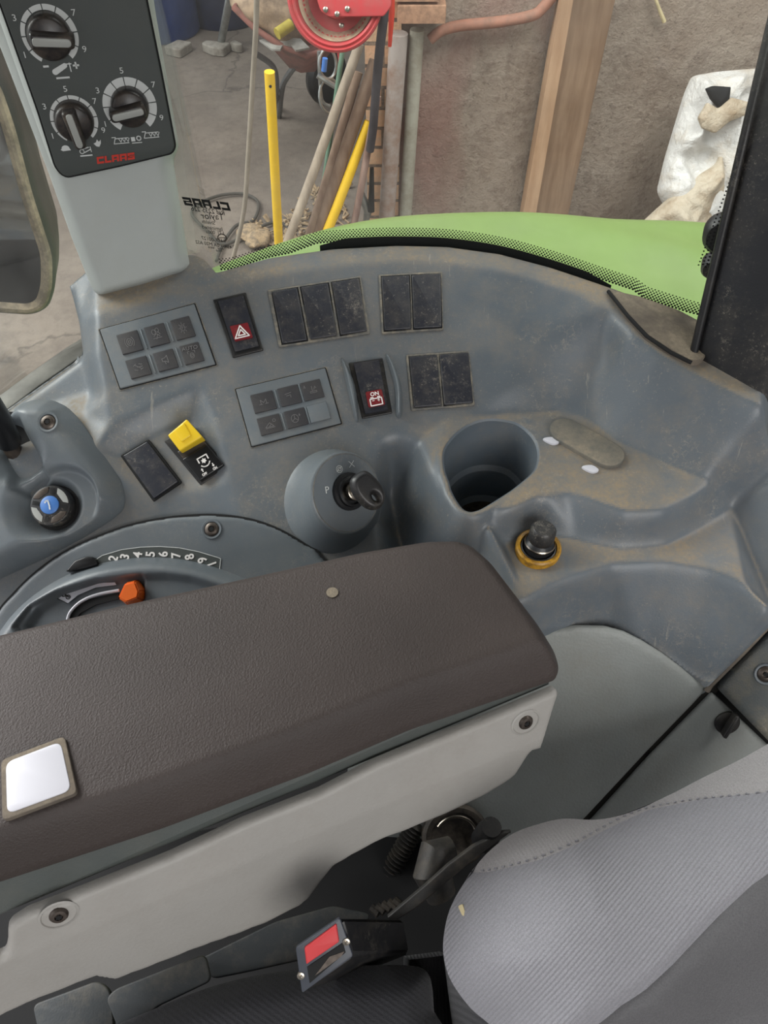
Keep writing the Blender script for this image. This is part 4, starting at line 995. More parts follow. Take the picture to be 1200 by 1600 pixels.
def seat_part(name, sel, mat):
    P = bo; res = .0022; x0, y0 = P.min(0) - res; x1, y1 = P.max(0) + res
    X, Y = np.meshgrid(np.arange(x0, x1 + res, res), np.arange(y0, y1 + res, res))
    D, NX, NY = sdf(X, Y, P); t_, tx, ty = sdf(X, Y, T1); b_, bx, by = sdf(X, Y, B1_)
    S = {'top': t_, 'dark': b_, 'mid': np.minimum(-t_, -b_)}[sel]
    SX = {'top': tx, 'dark': bx, 'mid': np.where(-t_ < -b_, tx, bx)}[sel]; SY = {'top': ty, 'dark': by, 'mid': np.where(-t_ < -b_, ty, by)}[sel]
    E = np.minimum(D, S); EX = np.where(D < S, NX, SX); EY = np.where(D < S, NY, SY)
    cc_ = np.maximum(np.maximum(E[:-1, :-1], E[1:, :-1]), np.maximum(E[:-1, 1:], E[1:, 1:])) > res * .3
    sn = (np.abs(E) < res * .3) | ((E < 0) & (E > -1.6 * res)); X = np.where(sn, EX, X); Y = np.where(sn, EY, Y)
    Z = HB(X, Y)
    used = np.zeros(X.shape, bool); used[:-1, :-1] |= cc_; used[1:, :-1] |= cc_; used[:-1, 1:] |= cc_; used[1:, 1:] |= cc_
    idx = -np.ones(X.shape, int); idx[used] = np.arange(used.sum())
    V = BF.o[None] + X[used][:, None] * BF.ex + Y[used][:, None] * BF.ey + Z[used][:, None] * BF.n
    F = np.stack([idx[:-1, :-1][cc_], idx[:-1, 1:][cc_], idx[1:, 1:][cc_], idx[1:, :-1][cc_]], 1)
    return mk(name, V, F, mat, seat, True, angle=0)
seat_part('bolster_top', 'top', M['fabtop']); seat_part('bolster', 'mid', M['fab']); seat_part('backrest_centre', 'dark', M['fabdark'])
# underside of the bolster
bb = inset(ccw(bo), .0); V = [BF.W(a, b, 0) for a, b in bb] + [BF.W(*(bb.mean(0) + (q - bb.mean(0)) * .92), 0) + np.array([0, -.034, -.05]) for q in bb]; Nn = len(bb)
mk('bolster_underside', V, [(i, (i + 1) % Nn, Nn + (i + 1) % Nn, Nn + i)[::-1] for i in range(Nn)] + [tuple(range(Nn, 2 * Nn))[::-1]], M['fabblack'], seat)
# stitching along the upper seam
st_pts = spline(seamT, 14, False); g = []
for i in range(14, len(st_pts) - 3, 2):
    a, b = BF.p(*st_pts[i], .045), BF.p(*st_pts[i + 1], .045)
    za = HB(np.array([[a[0]]]), np.array([[a[1]]]))[0, 0]; zb = HB(np.array([[b[0]]]), np.array([[b[1]]]))[0, 0]
    g.append(tube_vf([BF.W(a[0], a[1], za + .0006), BF.W(*(a * .3 + b * .7), zb + .0006)], .0005, 5))
V, F = merge(g); mk('seam_stitching', V, F, M['fab'], seat)
CFr = Fr(U(450, 1560, -.500), (0, -.05, 1))
co = CFr.pp([(90, 1680), (150, 1618), (240, 1577), (320, 1545), (400, 1524), (480, 1513), (560, 1509), (630, 1508), (662, 1514), (674, 1535), (678, 1580), (682, 1690)])
field('seat_cushion', CFr, spline(co, 3), .0025, lambda X, Y, D: .016 * pil(D, .018), M['fabblack'], seat, skirt=.05, angle=0)
M['web'] = fabric('black_webbing', (30, 30, 32), 0, 300, .5)
WB = Fr(UD(715, 1570, .45), (.1, -.2, .95))
prism('seat_skirt', WB, WB.pp([(640, 1500), (700, 1492), (740, 1560), (840, 1660), (640, 1680)]), -.03, 0, M['web'], seat)

# straw bits on the seat fabric
def straw(u, v, du, dv, t, label):
    a, b = UD(u, v, t), UD(u + du, v + dv, t); solo(tube('straw', [a, (a + b) / 2 + [0, 0, .0005], b], [.0006, .0011, .0007], M['straw'], None, 6), label, 'straw')
M['straw'] = simple('dry_straw', (205, 190, 150), .8, var=.2)
hq = BF.p(722, 1424, .03); zq = HB(np.array([[hq[0]]]), np.array([[hq[1]]]))[0, 0]
pa = BF.p(719, 1414, zq); pb = BF.p(726, 1434, zq)
solo(tube('straw', [BF.W(*pa, zq + .0035), BF.W(*pb, zq + .0065)], [.0016, .0011], M['straw'], None, 6), 'short piece of pale straw lying on the grey seat bolster', 'straw')

# ------------------------------------------------------------------ seat belt buckle
bk = thing('seat_belt_buckle', UD(540, 1520, .43) - np.array([0, 0, .02]), 'black seat belt buckle with a red release button beside the seat cushion', 'buckle')
fr4 = [UD(466, 1478, .392), UD(531, 1432, .392), UD(551, 1494, .394), UD(472, 1550, .394)]
bk4 = [UD(560, 1440, .450), UD(634, 1436, .447), UD(642, 1490, .462), UD(585, 1512, .466)]
bm = bmesh.new(); vv = [bm.verts.new(p) for p in fr4 + bk4]
for q in ((0, 1, 2, 3), (7, 6, 5, 4), (0, 4, 5, 1), (1, 5, 6, 2), (2, 6, 7, 3), (3, 7, 4, 0)): bm.faces.new([vv[k] for k in q])
bmesh.ops.recalc_face_normals(bm, faces=bm.faces); bmesh.ops.bevel(bm, geom=list(bm.edges), offset=.0022, segments=3, affect='EDGES'); bm.verts.index_update()
mk('buckle_body', [v.co[:] for v in bm.verts], [[v.index for v in q.verts] for q in bm.faces], M['black'], bk); bm.free()
n_ = np.cross(fr4[1] - fr4[0], fr4[3] - fr4[0]); n_ = nrm(n_); n_ = n_ if np.dot(n_, CAM - fr4[0]) > 0 else -n_
FB = Fr(sum(fr4) / 4, n_)
M['redbtn'] = simple('red_release_button', (205, 52, 56), .5, var=.08)
M['frame_gr'] = simple('buckle_frame', (62, 66, 74), .4)
prism('buckle_frame', FB, rounded(FB.pp([(462, 1480), (531, 1433), (552, 1493), (472, 1551)]), .0015), -.001, .0008, M['frame_gr'], bk, .0005)
prism('release_button', FB, rounded(FB.pp([(476, 1478), (526, 1441), (530, 1468), (479, 1503)]), .0008), 0, .0022, M['redbtn'], bk, .0006)
prism('latch_slot', FB, FB.pp([(480, 1509), (536, 1471), (540, 1486), (484, 1534)]), 0, .0012, M['gapblack'], bk)
prism('slot_lining', FB, FB.pp([(492, 1522), (533, 1492), (538, 1484), (515, 1492)]), 0, .0014, M['steel'], bk)
for u, v in ((541, 1470), (470, 1523)):
    lathe('screw', FB.at(u, v), [(.0019, 0), (.0019, .0012), (.0010, .0014), (.0001, .0008)], M['chrome'], bk, 14, cap1=False)

# ------------------------------------------------------------------ mechanism under the armrest
M['slate'] = plastic('dark_slate_plastic', (56, 60, 62), .55, dust=.35, grain=.2)
M['grime'] = rusty('oily_steel', (44, 40, 36), (86, 78, 68), 60, .55, metal=.3, bmp=.3)
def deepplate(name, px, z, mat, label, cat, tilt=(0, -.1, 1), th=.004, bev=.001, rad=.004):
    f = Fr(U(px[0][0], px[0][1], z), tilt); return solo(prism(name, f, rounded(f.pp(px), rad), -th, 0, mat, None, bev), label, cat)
deepplate('seat_base_backdrop', [(-120, 1380), (560, 1250), (980, 1230), (980, 1700), (-120, 1700)], -.60, M['gapblack'], 'black backdrop added deep under the armrest and seat', 'tray')  # dark backdrop added so no void shows below
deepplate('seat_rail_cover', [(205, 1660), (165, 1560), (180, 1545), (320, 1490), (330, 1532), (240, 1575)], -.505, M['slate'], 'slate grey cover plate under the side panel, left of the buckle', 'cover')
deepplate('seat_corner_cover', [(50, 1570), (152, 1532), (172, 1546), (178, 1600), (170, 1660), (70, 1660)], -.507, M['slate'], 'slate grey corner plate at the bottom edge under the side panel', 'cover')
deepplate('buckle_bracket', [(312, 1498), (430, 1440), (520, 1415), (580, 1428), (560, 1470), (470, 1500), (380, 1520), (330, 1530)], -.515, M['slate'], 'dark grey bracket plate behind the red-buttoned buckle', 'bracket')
b1 = [UD(797, 1301, .50), UD(735, 1338, .495), UD(660, 1398, .485), UD(611, 1437, .475)]
fbk = pln(b1[0], b1[3], b1[3] + np.array([0.01, .02, .05]))
M['bar'] = plastic('scuffed_black_bar', (58, 56, 54), .5, dust=.5, grain=.2)
BQ = Fr(b1[2], (.05, -.55, .83))
solo(prism('slide_bar', BQ, rounded(BQ.pp([(800, 1299), (792, 1306), (745, 1340), (650, 1420), (616, 1441), (605, 1434), (660, 1388), (700, 1352), (740, 1322), (786, 1300)]), .001), -.004, 0, M['bar'], None, .001), 'scuffed black metal bar running diagonally beside the seat bolster', 'bar')
rc = Fr(UD(712, 1306, .545), (.15, -.55, .82))
hn = thing('metal_horn_disc', rc.o - np.array([0, 0, .02]), 'round worn metal disc with a bright rim below the side panel', 'disc')
lathe('disc_shell', rc, [(.0215, -.006), (.0220, 0), (.0200, .0022), (.0165, .0010), (.0150, -.003), (.0090, -.006), (.0001, -.006)], M['grime'], hn, 40, sx=1.1, cap0=False, cap1=False)
tube('bright_rim', [rc.W(.0150 * math.cos(a), .0135 * math.sin(a), .0005) for a in np.linspace(-.4, 2.6, 24)], .0011, M['chrome'], hn, 8)
solo(tube('rubber_stop', [UD(757, 1312, .51), UD(764, 1300, .50), UD(768, 1292, .492)], [.009, .0085, .0065], M['black'], None, 16), 'black rubber stop at the top end of the scuffed bar', 'stop')
solo(tube('ribbed_cable_sleeve', [UD(648, 1290, .56), UD(630, 1320, .56), UD(622, 1345, .565), UD(606, 1366, .57)], [.0055, .0060, .0055, .005], M['grime'], None, 12), 'grimy ribbed cable sleeve hanging below the side panel', 'cable')
tubs = []
for k in range(14):
    t = k / 13; p = UD(650 - 42 * t, 1290 + 74 * t, .552 + .01 * t); tubs.append(lathe_vf(Fr(p, (-.5, -.6, -.5)), [(.0062, -.0008), (.0075, 0), (.0062, .0008)], 14))
V, F = merge(tubs); solo(mk('coil_spring', V, F, M['bar'], None), 'stack of ribbed rings on the cable sleeve under the side panel', 'spring')
solo(tube('black_spout', [UD(690, 1400, .51), UD(675, 1365, .51), UD(680, 1335, .515), UD(705, 1325, .52)], [.010, .013, .012, .008], M['bar'], None, 16), 'dark rounded plastic spout between the metal disc and the black bar', 'spout')
g = []
for k in range(5):
    g.append(tube_vf([UD(580 + 9 * k, 1418 - 3 * k, .50), UD(592 + 9 * k, 1428 - 3 * k, .497)], .0028, 8))
V, F = merge(g); solo(mk('toothed_rack', V, F, M['grime'], None), 'small toothed metal rack just above the buckle', 'rack')
# cab floor, and an unseen roof added to keep overhead light off the cab
M['cabfloor'] = simple('cab_floor_mat', (30, 30, 30), .9)
V, F = prism_vf(HZ, [(-.65, -.20), (.65, -.20), (.65, .50), (.2, .60), (-.2, .62), (-.65, .50)], CAMZ + .20, CAMZ + .26)  # roof slab cut short at the back to let light in
M['roof'] = simple('pale_headliner', (150, 148, 142), .9)
setp(mk('ceiling', V, F, M['roof'], None, smooth=False), 'unseen pale cab roof over the seat, added to block overhead light', None, None, 'structure')
V, F = prism_vf(HZ, [(-.5, -.3), (.5, -.3), (.5, .30), (-.5, .30)], CAMZ - .74, CAMZ - .70)
setp(mk('floor_cab', V, F, M['cabfloor'], None, smooth=False), 'black cab floor below the seat', None, None, 'structure')
# ------------------------------------------------------------------ window pane round the console
zb = -.345
def up_(p): return p
pb_px = [(-160, 760, -.432), (0, 640, -.432), (66, 590, -.432), (134, 542, -.425)]
path = [U(a, b, z)[:2] for a, b, z in pb_px]
path += [np.array(q) for q in ((-.215, .531), (-.165, .524))]
dash_edge = [(345, 424, -.343), (420, 403, -.339), (520, 388, -.336), (620, 383, -.335), (700, 385, -.335), (780, 396, -.335), (860, 417, -.335), (945, 445, -.335)]
for a, b, z in dash_edge: path.append(U(a, b, z)[:2] + np.array([0, .0045]))
for a, b, z in ((1010, 468, -.336), (1075, 490, -.337), (1110, 502, -.338), (1200, 545, -.339), (1300, 600, -.34)): path.append(U(a, b, z)[:2] + np.array([.001, .004]))
path = spline(path, 8, False)
seg = np.linalg.norm(np.diff(path, axis=0), axis=1); S_ = np.concatenate([[0], np.cumsum(seg)])
def pth(s):
    return np.array([np.interp(s, S_, path[:, 0]), np.interp(s, S_, path[:, 1])])
def pnrm(s):
    t = nrm(pth(s + .002) - pth(s - .002)); return np.array([t[1], -t[0]])      # towards the cab
zrim = lambda s: CAMZ + np.interp(pth(s)[0], [-.30, -.26, -.2, -.125, -.05, .0, .3], [-.432, -.425, -.37, -.343, -.336, -.335, -.338])
def pane_s(u, v):           # where the line of sight meets the pane
    r = ray(u, v)[:2]; best = None
    for i in range(len(path) - 1):
        a, b = path[i], path[i + 1]; m = np.array([[r[0], -(b - a)[0]], [r[1], -(b - a)[1]]])
        try: t, q = np.linalg.solve(m, a)
        except Exception: continue
        if -1e-6 <= q <= 1 + 1e-6 and t > 0 and (best is None or t < best[0]): best = (t, S_[i] + q * seg[i])
    t, s = best; return s, (CAM + ray(u, v) * t)[2]
m = bpy.data.materials.new('cab_glass'); m.use_nodes = True; n = m.node_tree; n.nodes.clear()
o = n.nodes.new('ShaderNodeOutputMaterial'); tr = n.nodes.new('ShaderNodeBsdfTransparent'); gl = n.nodes.new('ShaderNodeBsdfGlossy'); gl.inputs['Roughness'].default_value = .02
tr.inputs['Color'].default_value = (.96, .98, .965, 1); df = n.nodes.new('ShaderNodeBsdfDiffuse'); df.inputs['Color'].default_value = (.75, .72, .68, 1)
mx = n.nodes.new('ShaderNodeMixShader'); fr = n.nodes.new('ShaderNodeFresnel'); fr.inputs[0].default_value = 1.45
n.links.new(rmp(n, fr.outputs[0], 0, 1, 0, .4), mx.inputs[0]); n.links.new(tr.outputs[0], mx.inputs[1]); n.links.new(gl.outputs[0], mx.inputs[2])
m2 = n.nodes.new('ShaderNodeMixShader')                                          # a film of dust and specks on the pane
v_ = tex(n, 'ShaderNodeTexVoronoi', 120); sp1 = mth(n, 'MULTIPLY', rmp(n, v_.outputs['Distance'], .07, .03), rmp(n, tex(n, 'ShaderNodeTexNoise', 35, 4).outputs[0], .58, .66))
film = rmp(n, tex(n, 'ShaderNodeTexNoise', 7, 6, .7).outputs[0], .35, .75, .01, .10)
n.links.new(mth(n, 'ADD', mth(n, 'MULTIPLY', sp1, .45), film), m2.inputs[0]); n.links.new(mx.outputs[0], m2.inputs[1]); n.links.new(df.outputs[0], m2.inputs[2]); n.links.new(m2.outputs[0], o.inputs[0])
M['glass'] = m
ss = np.linspace(.0, S_[-1], 150); V = []; F = []
for s in ss:
    q = pth(s); nn = pnrm(s)
    for off in (0, -.005):
        for z in (zrim(s) - .012, CAMZ + .12): V.append(np.array([q[0] + nn[0] * off, q[1] + nn[1] * off, z]))
for i in range(len(ss) - 1):
    a = 4 * i; b = a + 4; F += [(a, b, b + 1, a + 1), (a + 2, a + 3, b + 3, b + 2)]
win = mk('window_1', V, F, M['glass'], None); setp(win, 'curved cab window pane running round behind the console', None, None, 'structure')
WL[win.name] = np.array(win.location)
# black ceramic edge and its dots
s0 = pane_s(345, 424)[0]; s1 = pane_s(1105, 500)[0]
V = []; F = []; k = 0
def hexa(s, z, r, out_):
    q = pth(s); nn = pnrm(s); t = np.array([-nn[1], nn[0], 0]); c = np.array([q[0] + nn[0] * .0004, q[1] + nn[1] * .0004, z])
    out_.append(([c + t * r * math.cos(a) + np.array([0, 0, r * math.sin(a)]) for a in np.arange(6) * math.pi / 3], [(0, 1, 2, 3, 4, 5)]))
g = []
for row in range(7):
    n_s = int((s1 - s0 + .004) / .0025); r = .00095 - .00006 * row
    for i in range(n_s):
        s = s0 + .001 + (i + .5 * (row % 2)) * .0025; lift = .0042 * float(np.clip((s - s0 - .055) / .02, 0, 1)) * float(np.clip((s1 - .045 - s) / .01, .1, 1))
        hexa(s, zrim(s) - .0012 + lift + row * .00145, r, g)
for col in range(7):
    for i in range(64):
        s = s1 - .004 - col * .0024; z = zrim(s) + .012 + (i + .5 * (col % 2)) * .0026
        if z < zrim(s) + .105 and z > zrim(s) + .035: hexa(s, z, .0011 - .00008 * col, g)
V, F = merge(g); fd = mk('frit_dots', V, F, M['frit'], win, smooth=False); fd['kind'] = 'stuff'
V = []; F = []; sb = np.linspace(pane_s(500, 390)[0], pane_s(955, 448)[0], 60)
for s in sb:
    q = pth(s); nn = pnrm(s) * .0003; V += [np.array([q[0] + nn[0], q[1] + nn[1], zrim(s) - .008]), np.array([q[0] + nn[0], q[1] + nn[1], zrim(s) + .0048 * float(min(1, (s - sb[0]) / .02, (sb[-1] - s) / .02) * .9 + .1)])]
for i in range(len(sb) - 1): F.append((2 * i, 2 * i + 2, 2 * i + 3, 2 * i + 1))
mk('frit_band', V, F, M['frit'], win, smooth=False)
# print on the pane, read from outside
def pfr(u, v):
    s, z = pane_s(u, v); q = pth(s); nn = pnrm(s); return Fr((q[0] + nn[0] * .0003, q[1] + nn[1] * .0003, z), (nn[0], nn[1], 0), (-nn[1], nn[0], 0))
g = []
V1, _ = block_logo(pfr(324, 318), .0062, -1, .10); g.append(V1)
for t, u, v, sz in (('Ref 2235 226', 325, 329, .0052), ('Taylor', 332, 338, .0070), ('Shields', 326, 347, .0040), ('laminated', 332, 356, .0044), ('LTI  0001', 336, 363, .0038), ('43R-00127', 332, 374, .0042), ('43R-1 2A M20 AS2', 334, 382, .0040), ('***  ***', 338, 389, .0044), ('***', 343, 393, .0044)):
    g.append(glyph_vf(t, pfr(u, v), sz, .0001, mirror=True, sx=.92))
V, F = merge(g); mk('pane_print', V, F, M['frit'], win, smooth=False)
pf = pfr(347, 371)
mk('print_badge', *merge([line_vf(pf, circ(0, 0, .0030, 16), .0008, .0001, True), line_vf(pf, [(-.002, 0), (.002, 0)], .0006, .0001)]), M['steel'], win, smooth=False)
# metal sill strip at the left
SFm = Fr(U(60, 600, -.424), (0, 0, 1))
M['strip'] = simple('weathered_aluminium_strip', (118, 116, 110), .35, .6, .3, 40)
stp = prism('trim_1', SFm, rounded(SFm.pp([(-80, 712), (-80, 672), (0, 618), (60, 574), (100, 546), (136, 524), (142, 548), (60, 606)]), .002), -.006, .001, M['strip'], None, .0015)
setp(stp, 'weathered metal sill strip under the window at the left edge', None, None, 'structure')
tube('sill_gasket', [U(-80, 712, -.4225), U(60, 612, -.4225), U(126, 567, -.4205), U(136, 552, -.4205)], .0016, M['gapblack'], stp, 8)

# right hand cab pillar
bl, br = UD(1081, 562, .519), UD(1193, 622, .500)
tl, tr_p = UD(1200, 60, .42), UD(1330, 60, .405)
ax = nrm(tl - bl); ex_ = nrm(br - bl); nn = nrm(np.cross(ex_, ax)); nn = nn if np.dot(nn, CAM - bl) > 0 else -nn
tl2 = tl + ax * .25; br2 = br + (tr_p - tr_p); 
def ringp(c0, c1):
    e = nrm(c1 - c0); w_ = np.linalg.norm(c1 - c0); inn = -nn; r = .006; out = []
    pts = [(0, .030), (0, r), (r * .3, r * .3), (r, 0), (w_ - r, 0), (w_ - r * .3, r * .3), (w_, r), (w_, .030)]
    return [c0 + e * a + inn * b for a, b in pts]
botc = ringp(bl, br); topc = ringp(tl2, tl2 + (br - bl) * 1.12)
pil_t = thing('cab_pillar', (bl + br) / 2 - np.array([0, 0, .01]), 'broad black cab pillar rising at the right edge of the window', 'pillar')
low = [p - ax * .0 for p in botc]
lowb = [(p - sum(botc) / 8) * .97 + sum(botc) / 8 - ax * .012 for p in botc]
loft('pillar_cover', [lowb, low, topc], M['pillarblack'], pil_t, cap0=True, cap1=True)
tube('pillar_edge_bead', [bl + ex_ * .0005 + nn * .001 - ax * .008, tl2 + nn * .001], .0028, M['black'], pil_t, 10)
# window hinge: round boss seen through the pane
for u, v, r, t, lab in ((1128, 378, .0125, .53, 0), (1112, 428, .0075, .535, 1)):
    s, z = pane_s(u, v); q = pth(s); nn2 = pnrm(s); f = Fr((q[0] - nn2[0] * .008, q[1] - nn2[1] * .008, z), (nn2[0], nn2[1], .1))
    if lab == 0:
        hb = thing('window_hinge', f.o - np.array([0, 0, .02]), 'round black window hinge boss outside the pane beside the black pillar', 'hinge')
    lathe('hinge_disc' if lab == 0 else 'hinge_bolt', f, [(r, -.008), (r, .002), (r * .8, .005), (.0001, .0055)], M['black'] if lab == 0 else M['pillarblack'], hb, 32, cap1=False)

# ------------------------------------------------------------------ green bodywork outside the pane
M['green'] = plastic('green_bodywork', (104, 127, 68), .38, dust=.06, dustcol=lin((160, 178, 130)), var=.04)
GF = Fr(U(800, 400, -.66), (0, 0, 1))
go = GF.pp([(250, 450), (300, 432), (345, 414), (400, 394), (440, 380), (500, 362), (560, 349), (620, 341), (700, 336), (800, 335), (880, 339), (950, 345), (1020, 347), (1100, 351), (1300, 372)])
go = np.vstack([go, [[go[-1][0] + .1, -.55]], [[go[0][0], -.55]]])
gr_ = GF.pp([(640, 350), (800, 352), (1000, 400), (1090, 425)])
def HG(X, Y, D):
    h = .030 * pil(np.minimum(D, .06), .06) 
    h = h + .010 * np.exp(-((Y - (gr_[1][1] + (X - gr_[1][0]) * -.55)) / .05) ** 2) * sm((X - gr_[0][0]) / .15) * sm(D / .15)
    return h - .05 * sm((gr_[0][1] - .12 - Y) / .5)
solo(field('green_fender', GF, spline(go, 2), .008, HG, M['green'], None, skirt=.06, angle=0), 'bright green curved tractor body panel just outside the window', 'body panel')

# ------------------------------------------------------------------ outside rear-view mirror at the left
MF = Fr(UD(20, 300, .66), (.32, -.94, .08))
mi = thing('exterior_mirror', MF.o - np.array([0, 0, .12]), 'exterior mirror in a dark green-black housing with pale tan frame, at the left edge', 'mirror')
M['mirrorglass'] = simple('mirror_glass', (165, 160, 160), .04, 1.0, .0)
M['mirrorhous'] = rusty('mirror_housing', (16, 18, 14), (34, 32, 26), 25, .5, bmp=.1)
M['mirrorframe'] = rusty('tan_mirror_frame', (120, 108, 92), (168, 152, 128), 60, .6, bmp=.2)  # pale tan border round the mirror glass
ho = MF.pp([(-130, 60), (-60, 60), (0, 130), (24, 200), (50, 300), (82, 400), (82, 450), (72, 480), (50, 491), (0, 488), (-60, 480), (-130, 470)])
hr = rounded(ho, .01, 4)
off = MF.p(110, 400) - MF.p(80, 400)
rings = [[MF.W(a, b, 0) for a, b in ccw(hr)], [MF.W(a, b, -.004) for a, b in inset(ccw(hr), -.003)]]
hc_ = ccw(hr).mean(0)
for k, (sc, dp) in enumerate(((1.03, -.025), (1.02, -.05), (.93, -.08), (.6, -.095))): rings.append([MF.W(*(hc_ + (np.array([a, b]) - hc_) * sc + off * (k + 1) * .22), dp) for a, b in ccw(hr)])
loft('mirror_housing', rings, M['mirrorhous'], mi, cap1=True)
hi_ = inset(ccw(hr), .010)
loft('mirror_frame', [[MF.W(a, b, 0) for a, b in ccw(hr)], [MF.W(a, b, .003) for a, b in inset(ccw(hr), .003)], [MF.W(a, b, .003) for a, b in inset(ccw(hr), .006)], [MF.W(a, b, -.002) for a, b in hi_]], M['mirrorframe'], mi)
V, F = poly_vf(MF, hi_, -.0018); mk('mirror_glass', V, F, M['mirrorglass'], mi, smooth=False)

# ------------------------------------------------------------------ shed
def ground_mat():
    m, n, b = nodes('shed_floor_concrete')
    t = tex(n, 'ShaderNodeTexNoise', 1.1, 8, .65); t2 = tex(n, 'ShaderNodeTexNoise', 14, 8, .75); t3 = tex(n, 'ShaderNodeTexNoise', 90, 4, .7)
    c = mixc(n, rmp(n, t.outputs[0], .35, .65), lin((104, 94, 86)), lin((136, 125, 114)))
    c = mixc(n, rmp(n, t2.outputs[0], .45, .7, 0, .55), c, lin((92, 82, 76))); c = mixc(n, rmp(n, t3.outputs[0], .55, .75, 0, .35), c, lin((158, 146, 130)))
    v = n.nodes.new('ShaderNodeTexVoronoi'); v.feature = 'DISTANCE_TO_EDGE'; v.inputs['Scale'].default_value = .55
    tc = n.nodes.new('ShaderNodeTexCoord'); ad = n.nodes.new('ShaderNodeVectorMath'); ad.operation = 'ADD'; n.links.new(tc.outputs['Object'], ad.inputs[0])
    ns = tex(n, 'ShaderNodeTexNoise', 2.5, 5); sc = n.nodes.new('ShaderNodeVectorMath'); sc.operation = 'SCALE'; sc.inputs['Scale'].default_value = .5; n.links.new(ns.outputs['Color'], sc.inputs[0]); n.links.new(sc.outputs[0], ad.inputs[1]); n.links.new(ad.outputs[0], v.inputs['Vector'])
    c = mixc(n, rmp(n, v.outputs['Distance'], .0, .008, .5, 0), c, lin((56, 50, 46)))
    n.links.new(c, b.inputs['Base Color']); b.inputs['Roughness'].default_value = .9; bump(n, b, t3.outputs[0], .3, .01); return m
M['ground'] = ground_mat()
V, F = prism_vf(HZ, [(-7, -4), (5, -4), (5, 9.2), (-7, 9.2)], -.1, 0)
setp(mk('floor', V, F, M['ground'], None, smooth=False), 'dusty concrete shed floor', None, None, 'structure')
WY = 3.72
def wall_mat():
    m, n, b = nodes('rough_plaster')
    t = tex(n, 'ShaderNodeTexNoise', 2.2, 9, .68); t2 = tex(n, 'ShaderNodeTexNoise', 9, 9, .75); t3 = tex(n, 'ShaderNodeTexNoise', 45, 6, .75)
    c = mixc(n, rmp(n, t.outputs[0], .38, .62), lin((182, 163, 146)), lin((208, 192, 176)))
    c = mixc(n, rmp(n, t2.outputs[0], .48, .64, 0, .65), c, lin((146, 127, 112))); c = mixc(n, rmp(n, t3.outputs[0], .57, .68, 0, .6), c, lin((104, 88, 78)))
    pk = tex(n, 'ShaderNodeTexNoise', 1.6, 4, .5, stretch=(1, 1, .5)); c = mixc(n, rmp(n, pk.outputs[0], .56, .66, 0, .5), c, lin((184, 128, 118)))
    wh = tex(n, 'ShaderNodeTexNoise', 4.5, 7, .7); c = mixc(n, rmp(n, wh.outputs[0], .60, .70, 0, .5), c, lin((198, 182, 164)))
    n.links.new(c, b.inputs['Base Color']); b.inputs['Roughness'].default_value = .95; bump(n, b, mth(n, 'ADD', t2.outputs[0], mth(n, 'MULTIPLY', t3.outputs[0], .4)), 1.0, .05); return m
M['plaster'] = wall_mat()
V, F = prism_vf(HZ, [(.06, WY), (3.6, WY), (3.6, WY + .3), (.06, WY + .3)], 0, 3.4)
setp(mk('wall_back', V, F, M['plaster'], None, smooth=False), 'rough pinkish-brown plastered shed wall', None, None, 'structure')
M['darkwall'] = rusty('dark_far_wall', (34, 32, 32), (58, 54, 50), 3, .95)
V, F = prism_vf(HZ, [(-7, 7.6), (3.6, 7.6), (3.6, 7.8), (-7, 7.8)], 0, 3.4)
setp(mk('wall_far', V, F, M['darkwall'], None, smooth=False), 'dark far wall of the shed', None, None, 'structure')
def brick_mat():
    m, n, b = nodes('old_brick'); t = n.nodes.new('ShaderNodeTexBrick'); tc = n.nodes.new('ShaderNodeTexCoord'); mp = n.nodes.new('ShaderNodeMapping')
    mp.inputs['Rotation'].default_value = (math.pi / 2, 0, 0); n.links.new(tc.outputs['Object'], mp.inputs[0]); n.links.new(mp.outputs[0], t.inputs['Vector'])
    t.inputs['Scale'].default_value = 1; t.inputs['Brick Width'].default_value = .225; t.inputs['Row Height'].default_value = .092; t.inputs['Mortar Size'].default_value = .008
    t.inputs['Color1'].default_value = (*lin((222, 164, 126)), 1); t.inputs['Color2'].default_value = (*lin((236, 196, 160)), 1); t.inputs['Mortar'].default_value = (*lin((120, 104, 92)), 1)
    z = tex(n, 'ShaderNodeTexNoise', 30, 8, .7); n.links.new(mixc(n, rmp(n, z.outputs[0], .45, .65, 0, .6), t.outputs[0], lin((200, 176, 150))), b.inputs['Base Color']); b.inputs['Roughness'].default_value = .95
    bump(n, b, mth(n, 'SUBTRACT', z.outputs[0], t.outputs['Fac']), .8, .01); return m
M['brick'] = brick_mat()
V, F = prism_vf(HZ, [(-.085, WY - .03), (.075, WY - .03), (.075, WY + .3), (-.085, WY + .3)], 0, 3.4)
setp(mk('wall_pier', V, F, M['brick'], None, smooth=False), 'old orange brick pier at the corner of the plastered wall', None, None, 'structure')
# projecting brick course
M['brick1'] = rusty('single_brick', (186, 146, 118), (150, 118, 96), 25, .95, bmp=.6)
zb1, zt1 = UY(640, 37, WY - .15)[2], UY(640, 8, WY - .15)[2]
for k in range(2):
    z0 = zb1 + k * (zt1 - zb1 + .012); x0 = UY(621, 20, WY - .15)[0] - k * .06; x1 = UY(697, 20, WY - .15)[0] - k * .03
    V, F = prism_vf(Fr((0, 0, 0), (0, 0, 1)), rounded([(x0, WY - .15), (x1, WY - .15), (x1, WY + .02), (x0, WY + .02)], .006), z0, z0 + (zt1 - zb1), .006)
    solo(mk('brick', V, F, M['brick1'], None), ['lower projecting brick at the top of the wall corner, above the vertical pipes', 'upper projecting brick at the top edge of the photo, above the vertical pipes'][k], 'brick')
